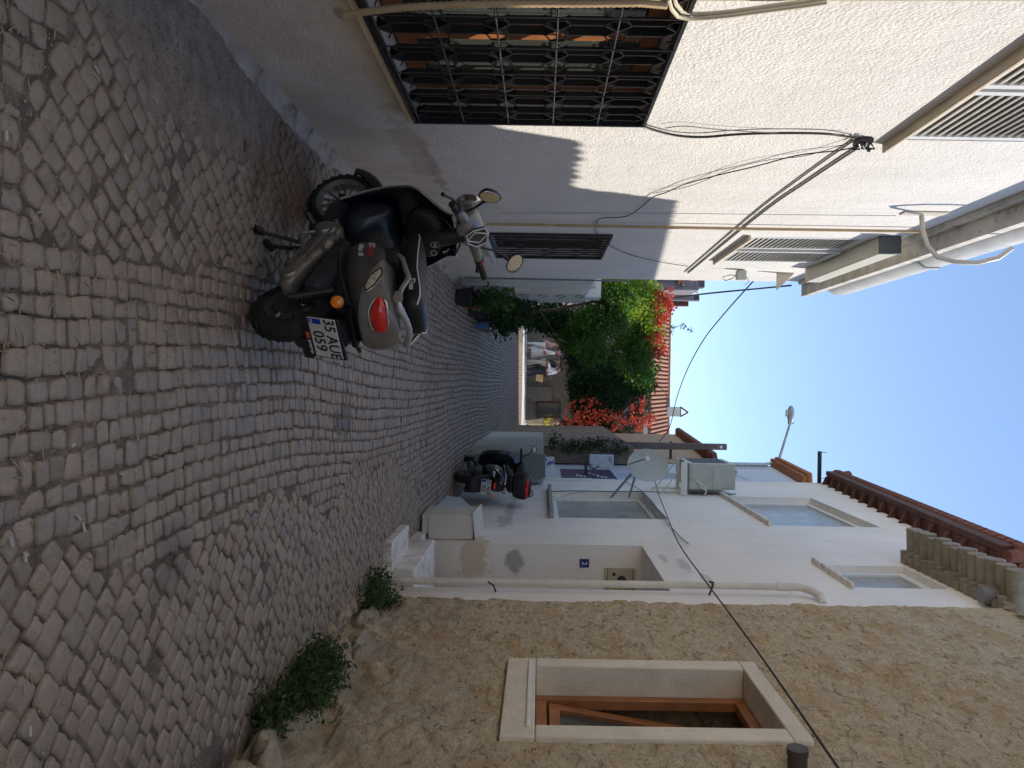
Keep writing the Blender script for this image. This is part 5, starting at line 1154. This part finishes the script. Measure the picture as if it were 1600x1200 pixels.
# front fender and fork (steered)
FM = Matrix.Translation((1.13, 0, .205)) @ Matrix.Rotation(STEER, 4, 'Z')
m = MB(); m.M = FM; rings = []
for k in range(15):
    a = R(18+k*10.5); r_ = .235; rings.append([(r_*math.cos(a)+dx_*math.cos(a), y, (r_+0)*math.sin(a)+dx_*math.sin(a)) for y, dx_ in ((-.06, -.05), (-.062, -.01), (-.04, .012), (0, .02), (.04, .012), (.062, -.01), (.06, -.05), (.055, -.05), (.055, -.012), (0, .012), (-.055, -.012), (-.055, -.05))])
m.loft(rings); m.build('front_fender', GLOSSB, sc1, smooth=50)
m = MB(); m.M = FM
for s_ in (-1, 1): m.tube([(0, s_*.068, 0), (-.10, s_*.068, .20), (-.15, s_*.05, .36)], [.018, .018, .022], 10)
m.build('fork', BLACKP, sc1)
# handlebar assembly (steered about the raked head)
HM = Matrix.Translation((.70, 0, .93)) @ Matrix.Rotation(R(-22), 4, 'Y') @ Matrix.Rotation(STEER, 4, 'Z') @ Matrix.Rotation(R(22), 4, 'Y')
hb = empty('handlebar'); hb.parent = sc1
m = MB(); m.M = HM
m.loft([ell(x, 0, z, w, h, 18, 2.6) for x, z, w, h in ((-.03, .03, .04, .03), (-.01, .045, .09, .055), (.04, .06, .115, .065), (.10, .065, .115, .07), (.16, .055, .09, .06), (.19, .05, .05, .035))])
for s_ in (-1, 1): m.loft([[(.02+.03*math.cos(a)-.03*t, s_*(.09+.13*t), .05+.035*(1-.3*t)*math.sin(a)) for a in [2*math.pi*k/12 for k in range(12)]] for t in (0, .5, 1)])
cwl = m.build('handlebar_cowl', GUNMETAL, hb)
m = MB(); m.M = HM
m.tube([(0, 0, -.10), (0, 0, .03)], [.05, .04], 12); m.build('steering_neck', BLACKP, hb)
# instrument: rhombic dial facing the rider (-x)
IM = HM @ Matrix.Translation((-.018, 0, .095)) @ Matrix.Rotation(R(14), 4, 'Y') @ Matrix.Scale(1.25, 4)
m = MB(); m.M = IM; R2 = [(-.005, .045), (.045, .038), (.052, 0), (.03, -.05), (-.02, -.055), (-.045, -.02), (-.04, .03)]
m.loft([[(0-.0, y, z) for z, y in R2], [(-.012, y, z) for z, y in R2]]); dl = m.build('instrument', simple('dial_face', (.045, .05, .05), .2, coat=.5), cwl)
m = MB(); m.M = IM; P4 = [(-.013, y, z) for z, y in R2]; m.tube(P4+[P4[0]], .003, 6); m.tube([(-.0135, .0, .05), (-.0135, .032, .0), (-.0135, .0, -.045), (-.0135, -.035, .0), (-.0135, .0, .05)], .0032, 6); m.build('dial_outline', WHITEP, dl)
for s_ in (-1, 1):
    m = MB(); m.M = HM; m.tube([(-.02, s_*.21, .05), (-.05, s_*(.345 if s_ < 0 else .30), .048)], [.019, .018], 12); m.build('grip', RUBBER, hb)
    m = MB(); m.M = HM; m.tube([(.0, s_*.19, .05), (-.018, s_*.235, .05)], .028, 12); sg = m.build('switch_housing', simple('dark_switch', (.03, .028, .028), .5), hb)
    if s_ < 0: m = MB(); m.M = HM; m.cyl((-.035, -.215, .062), (-.048, -.22, .068), .009, n=10); m.build('switch_button', REDP, sg)
    m = MB(); m.M = HM; m.tube([(.03, s_*.17, .045), (.05, s_*.20, .04), (.03, s_*.26, .028), (.0, s_*.325, .01)], [.008, .009, .007, .007], 8); m.tube([(.0, s_*.32, .012), (-.003, s_*.335, .008)], .011, 8); m.build('brake_lever', BLACKP, hb)
    m = MB(); m.M = HM; ms_ = 1 if s_ < 0 else .8; m.tube([(.02, s_*.15, .07), (.03, s_*.20*ms_, .13), (.02, s_*.25*ms_, .18), (.01, s_*.28*ms_, .205)], [.007, .006, .008, .012], 8); mi = m.build('mirror', BLACKP, hb)
    MM = HM @ Matrix.Translation((.005, s_*(.315 if s_ < 0 else .255), .235)) @ Matrix.Rotation(R(s_*-38), 4, 'X') @ Matrix.Rotation(R(s_*14-6), 4, 'Z')
    m = MB(); m.M = MM; m.loft([ell(x, 0, 0, w, h, 22, 2.3) for x, w, h in ((.028, .03, .02), (.018, .05, .036), (.0, .064, .044), (-.006, .064, .044))]); m.build('mirror_shell', BLACKP, mi)
    m = MB(); m.M = MM; m.loft([ell(x, 0, 0, w, h, 22, 2.3) for x, w, h in ((-.0062, .058, .039), (-.0075, .057, .038))]); m.build('mirror_glass', MIRROR, mi)
m = MB(); m.M = HM; m.loft([[(.12, -.10, .09), (.13, -.06, .115), (.135, 0, .12), (.13, .06, .115), (.12, .10, .09)], [(.16, -.085, .20), (.175, -.05, .215), (.18, 0, .22), (.175, .05, .215), (.16, .085, .20)]], closed=False); 
m.build('flyscreen', simple('pale_clear_screen', (.42, .43, .42), .15, coat=.5), hb)
m = MB(); m.M = HM; m.lathe([(.001, .03), (.06, .02), (.075, 0), (.07, -.05), (.04, -.08)], (.235-.02, 0, .05), 'X', 24); m.build('headlight', CHROME, hb)
m = MB(); m.tube([(.66, .06, .90), (.63, .12, .88), (.70, .14, .80), (.74, .10, .72)], .006, 6); m.tube([(.70, -.05, .93), (.66, -.10, .90), (.72, -.12, .80)], .006, 6); m.build('brake_hose', BLACKP, hb)

# ---------------- second scooter, seen from behind with a top box
s2 = empty('motor_scooter', (1.42, 11.7, gz(1.42, 11.7)), 'black motor scooter with a top box and red reflector parked by the white wall', 'scooter')
s2.rotation_euler = (R(4), 0, R(97))
wheel(s2, 0, .24, .24, .115, .15, 5, rimmat=ACD, r_sp=.012); wheel(s2, 1.25, .24, .24, .10, .15, 5, steer=R(-8), rimmat=ACD)
m = MB(); m.loft([ell(x, 0, (a+b)/2, w, (b-a)/2, 20, 2.8) for x, w, a, b in ((.5, .12, .40, .66), (.35, .17, .38, .72), (.1, .185, .44, .78), (-.15, .165, .52, .80), (-.32, .11, .60, .80), (-.38, .05, .66, .78))]); c2 = m.build('body_cowl', GLOSSB, s2, sub=1)
m = MB()
for s_ in (-1, 1): m.tube([(.15, s_*.19, .74), (-.12, s_*.178, .77), (-.3, s_*.12, .80), (-.385, s_*.03, .79)], .010, 8)
m.build('chrome_trim', CHROME, c2)
m = MB(); m.loft([ell(x, 0, z, w, h, 16, 3) for x, z, w, h in ((.62, .72, .10, .04), (.4, .78, .14, .06), (.1, .83, .15, .06), (-.2, .87, .13, .06))]); m.build('seat', SEATM, s2)
m = MB(); m.box(.25, .8, -.2, .2, .25, .32); m.build('footboard', BLACKP, s2, bevel=.02)
m = MB(); m.loft([ell(x, 0, z, w, h, 16, 3.2) for x, z, w, h in ((.74, .60, .25, .30), (.84, .62, .28, .34), (.92, .64, .2, .3))]); m.build('leg_shield', GLOSSB, s2)
m = MB(); m.box(-.16, .35, -.20, -.12, .18, .36); m.tube([(.1, .19, .22), (-.3, .2, .28)], [.05, .06], 14); m.box(-.1, .3, -.12, .14, .3, .42); m.build('engine_block', simple('dark_engine', (.035, .033, .03), .5, metal=.3), s2, bevel=.02)
m = MB(); m.loft([[(x, -w, z), (x, w, z), (x+.02, w, z-.04), (x+.02, -w, z-.04)] for x, z, w in ((-.2, .60, .12), (-.40, .40, .12), (-.43, .30, .10))]); m.build('rear_fender', BLACKP, s2)
P2 = Matrix.Translation((-.425, -.02, .52)) @ Matrix.Rotation(R(-12), 4, 'Y')
m = MB(); m.box(-.004, .003, -.115, .115, -.075, .075, T=P2); p2 = m.build('number_plate', PLATEW, s2, bevel=.0015)
m = MB(); m.box(-.0055, -.0042, .072, .112, -.07, .0, T=P2); m.build('blue_band', BLUEP, p2)
for s_, z, y in (('35 ADE', .036, 0), ('902', -.036, -.02)): text('lettering', s_, .082, INK, p2, P2 @ frame_M((-.006, y, z), (0, -1, 0), (0, 0, 1)), sx=.93)
m = MB(); m.box(-.41, -.39, -.05, .05, .625, .665); m.build('tail_light', REDL, s2, bevel=.006)
for s_ in (-1, 1):
    m = MB(); m.tube([(-.33, s_*.12, .62), (-.36, s_*.20, .62)], [.01, .022], 10); m.build('indicator', ORL if s_ < 0 else simple('clear_lens', (.6, .6, .58), .2), s2)
m = MB(); m.box(-.36, -.05, -.1, .1, .87, .90); m.build('rack', BLACKP, s2, bevel=.006)
m = MB(); m.loft([ell(-.20, 0, z, .19, .17, 28, 4.0) for z in (0,)]) if False else None
m = MB(); rings = []
for z, w, d in ((.905, .12, .10), (.92, .165, .15), (1.0, .195, .175), (1.06, .20, .18), (1.065, .205, .185), (1.075, .205, .185), (1.12, .19, .17), (1.17, .15, .14), (1.185, .09, .08)):
    rings.append([(-.24+d*math.copysign(abs(math.cos(a))**.7, math.cos(a)), w*math.copysign(abs(math.sin(a))**.7, math.sin(a)), z) for a in [2*math.pi*k/28 for k in range(28)]])
m.loft(rings); tb = m.build('top_box', BLACKP, s2)
m = MB(); rings = []
for t in range(9):
    y = -.15+.3*t/8; k = abs(y)/.15; xo = -.24-.182*(1-(abs(y)/.2)**3.2)**.4; rings.append([(xo-.012, y, 1.095+.03*k**2), (xo-.018, y, 1.115), (xo+.006, y, 1.145), (xo+.02, y, 1.10)])
m.loft(rings); m.build('reflector', REDL, tb)
h2 = empty('handlebar'); h2.parent = s2
m = MB(); m.loft([ell(x, 0, z, w, h, 14, 2.6) for x, z, w, h in ((.66, .98, .08, .05), (.74, 1.0, .14, .07), (.84, .98, .08, .05))]); m.tube([(.68, -.36, .98), (.72, -.15, 1.0), (.72, .15, 1.0), (.68, .36, .98)], .018, 8); m.build('bar', BLACKP, h2)
for s_ in (-1, 1):
    m = MB(); m.tube([(.70, s_*.22, 1.0), (.72, s_*.27, 1.10), (.70, s_*.33, 1.15)], .008, 7); mi = m.build('mirror', BLACKP, h2)
    m = MB(); m.tube([(.70+0, s_*.36+.055*math.cos(a), 1.19+.04*math.sin(a)) for a in [2*math.pi*k/18 for k in range(19)]], .007, 6); m.loft([[(.705+q, s_*.36+.052*math.cos(a), 1.19+.038*math.sin(a)) for a in [2*math.pi*k/18 for k in range(18)]] for q in (0, .012)]); m.build('mirror_shell', BLACKP, mi)
    m = MB(); m.loft([[(.7+q, s_*.36+.05*math.cos(a), 1.19+.036*math.sin(a)) for a in [2*math.pi*k/18 for k in range(18)]] for q in (-.001, .004)]); m.build('mirror_glass', MIRROR, mi)

# ================================================================== PEOPLE
SKIN = simple('skin', (.36, .20, .13), .6, var=.1)
def skinned(name, V, Ed, rad, mats, parent, pick=None, root=0):
    me = bpy.data.meshes.new(name); me.from_pydata(V, Ed, []); o = bpy.data.objects.new(name, me); S.collection.objects.link(o)
    md = o.modifiers.new('k', 'SKIN'); md.use_smooth_shade = True
    for i, r_ in enumerate(rad): d = me.skin_vertices[0].data[i]; d.radius = (r_, r_) if not isinstance(r_, tuple) else r_; d.use_root = (i == root)
    sb = o.modifiers.new('s', 'SUBSURF'); sb.levels = 2; sb.render_levels = 2
    dg = bpy.context.evaluated_depsgraph_get(); dg.update(); nm = bpy.data.meshes.new_from_object(o.evaluated_get(dg)); bpy.data.objects.remove(o)
    nm.materials.clear()
    for m_ in (mats if isinstance(mats, list) else [mats]): nm.materials.append(m_)
    if pick:
        for p in nm.polygons: p.material_index = pick(p.center)
    nm.polygons.foreach_set('use_smooth', [True]*len(nm.polygons))
    o = bpy.data.objects.new(name, nm); S.collection.objects.link(o); o.parent = parent; return o
def person(px, ueff, Y, rz, label, top, bottom, hair, height=1.7, stride=.16, armf=.1, armb=-.05, skirt=False, long_sleeve=True, lift=None, bend=0, shoes=None):
    g = gz(0, Y); X = (ueff-600)/1200*Y
    e = empty('person', (X, Y, g), label, 'person', None, rz); k = height/1.7
    J = dict(pel=(0, 0, .92), wst=(bend*.02, 0, 1.06), chs=(bend*.08, 0, 1.28), nck=(bend*.14, 0, 1.43), hd0=(bend*.17+.01, 0, 1.50), hd1=(bend*.2+.02, 0, 1.58), hd2=(bend*.21+.015, 0, 1.66))
    for s_, n in ((1, 'l'), (-1, 'r')):
        st_ = stride*s_; J.update({'hip'+n: (0, s_*.085, .86), 'kn'+n: (st_*.55+.02, s_*.095, .48), 'an'+n: (st_*1.0-.02, s_*.09, .085), 'to'+n: (st_+.14, s_*.10, .03)})
        sh = J['chs']; arm = armf if s_ > 0 else armb
        J.update({'sh'+n: (sh[0], s_*.175, 1.37), 'el'+n: (sh[0]+arm*.6-.01, s_*.225, 1.12), 'wr'+n: (sh[0]+arm*1.8+.03, s_*.215, .90 if abs(arm) < .18 else 1.05), 'ha'+n: (sh[0]+arm*2.0+.05, s_*.21, .82 if abs(arm) < .18 else 1.06)})
    ks = list(J); V = [tuple(c*k for c in J[q]) for q in ks]; ix = {q: i for i, q in enumerate(ks)}
    Ed = [('pel', 'wst'), ('wst', 'chs'), ('chs', 'nck'), ('nck', 'hd0'), ('hd0', 'hd1'), ('hd1', 'hd2')]
    for n in 'lr': Ed += [('pel', 'hip'+n), ('hip'+n, 'kn'+n), ('kn'+n, 'an'+n), ('an'+n, 'to'+n), ('chs', 'sh'+n), ('sh'+n, 'el'+n), ('el'+n, 'wr'+n), ('wr'+n, 'ha'+n)]
    rd = dict(pel=.13, wst=.12, chs=.135, nck=.052, hd0=.062, hd1=.092, hd2=.075); 
    for n in 'lr': rd.update({'hip'+n: .10, 'kn'+n: .058, 'an'+n: .038, 'to'+n: .034, 'sh'+n: .058, 'el'+n: .042, 'wr'+n: .028, 'ha'+n: .032})
    skinned('body', V, [(ix[a], ix[b]) for a, b in Ed], [rd[q]*k for q in ks], [SKIN], e)
    def sub(keys, edges, infl, mat, name):
        kk = list(keys); ii = {q: i for i, q in enumerate(kk)}
        return skinned(name, [tuple(c*k for c in J[q]) for q in kk], [(ii[a], ii[b]) for a, b in edges], [(rd[q]+infl)*k for q in kk], mat, e)
    ed = [('pel', 'wst'), ('wst', 'chs')]; ky = ['pel', 'wst', 'chs']
    for n in 'lr': ed += [('chs', 'sh'+n), ('sh'+n, 'el'+n)]; ky += ['sh'+n, 'el'+n]
    if long_sleeve:
        for n in 'lr': ed += [('el'+n, 'wr'+n)]; ky += ['wr'+n]
    sub(ky, ed, .018, top, 'shirt')
    if skirt:
        m = MB(); m.loft([[(w*1.0*k*math.cos(a)*(1+.06*math.sin(5*a)), w*.9*k*math.sin(a)*(1+.06*math.sin(5*a)), z*k) for a in [2*math.pi*q/20 for q in range(20)]] for z, w in ((.28, .27), (.6, .22), (.9, .165), (1.05, .15))]); m.build('skirt', bottom, e)
    else:
        ed = []; ky = ['pel']
        for n in 'lr': ed += [('pel', 'hip'+n), ('hip'+n, 'kn'+n), ('kn'+n, 'an'+n)]; ky += ['hip'+n, 'kn'+n, 'an'+n]
        sub(ky, ed, .016, bottom, 'trousers')
    for n in 'lr':
        m = MB(); a = Vector(J['an'+n])*k; b = Vector(J['to'+n])*k; m.tube([a-Vector((.05, 0, .03)), a.lerp(b, .5)+Vector((0, 0, -.01)), b+Vector((.02, 0, .005))], [.045, .05, .035], 10, flat=.8); m.build('shoe', shoes or WHITEP, e)
    m = MB(); c = (Vector(J['hd1'])+Vector((-.012, 0, .035)))*k
    m.loft([[(c.x+w*math.cos(a)-.012*(1-t), c.y+w*.86*math.sin(a), c.z+z) for a in [2*math.pi*q/16 for q in range(16)]] for t, z, w in ((0, -.06, .086), (.3, -.01, .104), (.6, .04, .100), (.85, .075, .07), (1, .092, .02))]); m.build('hair', hair, e)
    hc = Vector(J['hd1'])*k                      # simple face on the front of the head
    m = MB(); m.tube([hc+Vector((.085, 0, .01)), hc+Vector((.112, 0, -.02)), hc+Vector((.09, 0, -.028))], [.008, .013, .008], 6); m.build('nose', SKIN, e)
    for s_ in (-1, 1): m = MB(); m.cyl(hc+Vector((.086, s_*.03, .012)), hc+Vector((.095, s_*.03, .012)), .009, n=8); m.build('eye', INK, e)
    return e
def cl(n, c): return simple(n, c, .85, var=.15, nscale=10)
DEN = cl('dark_jeans', (.02, .024, .04)); WH = cl('white_cotton', (.75, .74, .74)); BE = cl('beige_cloth', (.50, .44, .38)); DKT = cl('dark_green_cloth', (.025, .045, .04)); BR = cl('brown_hair', (.06, .03, .018)); YE = cl('yellow_cloth', (.62, .58, .03)); PL = cl('pale_grey_cloth', (.60, .60, .60)); TAN = cl('plaid_tan_cloth', (.50, .42, .26)); BLK = cl('black_cloth', (.015, .015, .02))
person(0, 582, 33.7, R(195), 'walking person in white shirt and dark jeans carrying a straw bag', WH, DEN, BR, 1.70, .17, armf=.22, armb=.2, bend=.6)
bgp = atY(845, 590, 33.55); m = MB(); m.loft([[(bgp.x-.14, bgp.y+d, bgp.z-.20), (bgp.x+.14, bgp.y+d, bgp.z-.22), (bgp.x+.2, bgp.y+d, bgp.z+.08), (bgp.x-.13, bgp.y+d, bgp.z+.12)] for d in (-.05, .05)]); bg_ = m.build('straw_bag', simple('straw', (.42, .30, .13), .9, var=.3, nscale=30, bstr=.6), bevel=.03)
tag(bg_, 'tan straw shoulder bag carried by the person in white', 'bag')
m = MB(); m.tube([(bgp.x-.15, bgp.y, bgp.z+.12), (bgp.x-.25, bgp.y-.02, bgp.z+.45), (bgp.x-.02, bgp.y, bgp.z+.45), (bgp.x+.12, bgp.y, bgp.z+.12)], .012, 5); m.build('handle', BARK, bg_)
person(0, 566, 34.0, R(205), 'person in dark top and pale beige trousers walking beside the white shirt', DKT, BE, BR, 1.68, .12, long_sleeve=False)
person(0, 551, 34.2, R(190), 'person in pale top and long pale skirt half hidden by leaves', WH, PL, cl('pink_scarf', (.6, .25, .3)), 1.6, .1, skirt=True)
person(0, 573, 34.4, R(180), 'person in black clothes walking just behind the one in white', BLK, BLK, BR, 1.66, .15)
person(0, 660, 34.3, R(60), 'person in yellow top and tan plaid trousers standing by the dark doorway', YE, TAN, SKIN, 1.55, .05, long_sleeve=False, armf=.1, armb=.2)
bb = atY(824, 672, 33); m = MB(); m.box(-.2, .16, -.2, .2, 0, .45); sb = m.build('crate', simple('dark_crate', (.02, .025, .04), .5)); sb.location = (bb.x, 33, gz(1.9, 33)); tag(sb, 'dark and blue crate on the street corner beside the pale low wall', 'crate')
m = MB(); m.box(-.18, .14, -.21, -.201, .22, .43); m.build('blue_panel', BLUEP, sb); m = MB(); m.box(-.12, .02, -.215, -.2101, .1, .3); m.build('red_panel', REDP, sb)

# dry grass bits, grit and crumbs caught in the joints of the cobbles
rr = random.Random(21); vs = []; fs = []
for _ in range(5200):
    y = 1.9+rr.random()**1.6*7.5; x = rr.uniform(-1.45, 1.75)
    if noise.noise(Vector((x*1.6, y*1.6, 11))) < .05 and rr.random() < .8: continue
    z = gz(x, y)+.004; a = rr.uniform(0, 6.28); L = rr.choice([.003, .004, .005, .014, .02]); w = .0022 if L > .01 else L*.7
    d = Vector((math.cos(a), math.sin(a), rr.uniform(-.1, .25))); n_ = Vector((-d.y, d.x, 0)).normalized(); p = Vector((x, y, z)); k = len(vs)
    vs += [tuple(p-d*L-n_*w), tuple(p+d*L-n_*w*.6), tuple(p+d*L+n_*w*.6), tuple(p-d*L+n_*w), tuple(p+Vector((0, 0, w*1.2)))]
    fs += [(k, k+1, k+4), (k+1, k+2, k+4), (k+2, k+3, k+4), (k+3, k, k+4)]
m = MB(); m.add(vs, fs); tag(m.build('street_litter', simple('dry_grass_bits', (.36, .27, .17), .9, var=.5, nscale=3, world=True), smooth=0), 'scattered dry grass bits and grit in the cobble joints', 'litter', kind='stuff')

person(0, 540, 34.3, R(170), 'person in pale pink shirt and white trousers standing at the leaf edge', cl('pink_cotton', (.62, .36, .36)), WH, BR, 1.64, .1)
m = MB(); ys_ = [31.0+.55*i for i in range(10)]; m.add([(x, y, gz(x, y)+.012) for y in ys_ for x in (-9, -3, -1, 1, 3, 9)], [(j*6+i, j*6+i+1, (j+1)*6+i+1, (j+1)*6+i) for j in range(9) for i in range(5)])  # pale sheet added to brighten the sunlit strip across the lane's end
tag(m.build('sunlit_strip_sheet', simple('sunlit_strip_tone', (.62, .57, .50), .9, var=.15, nscale=2, world=True)), kind='structure')
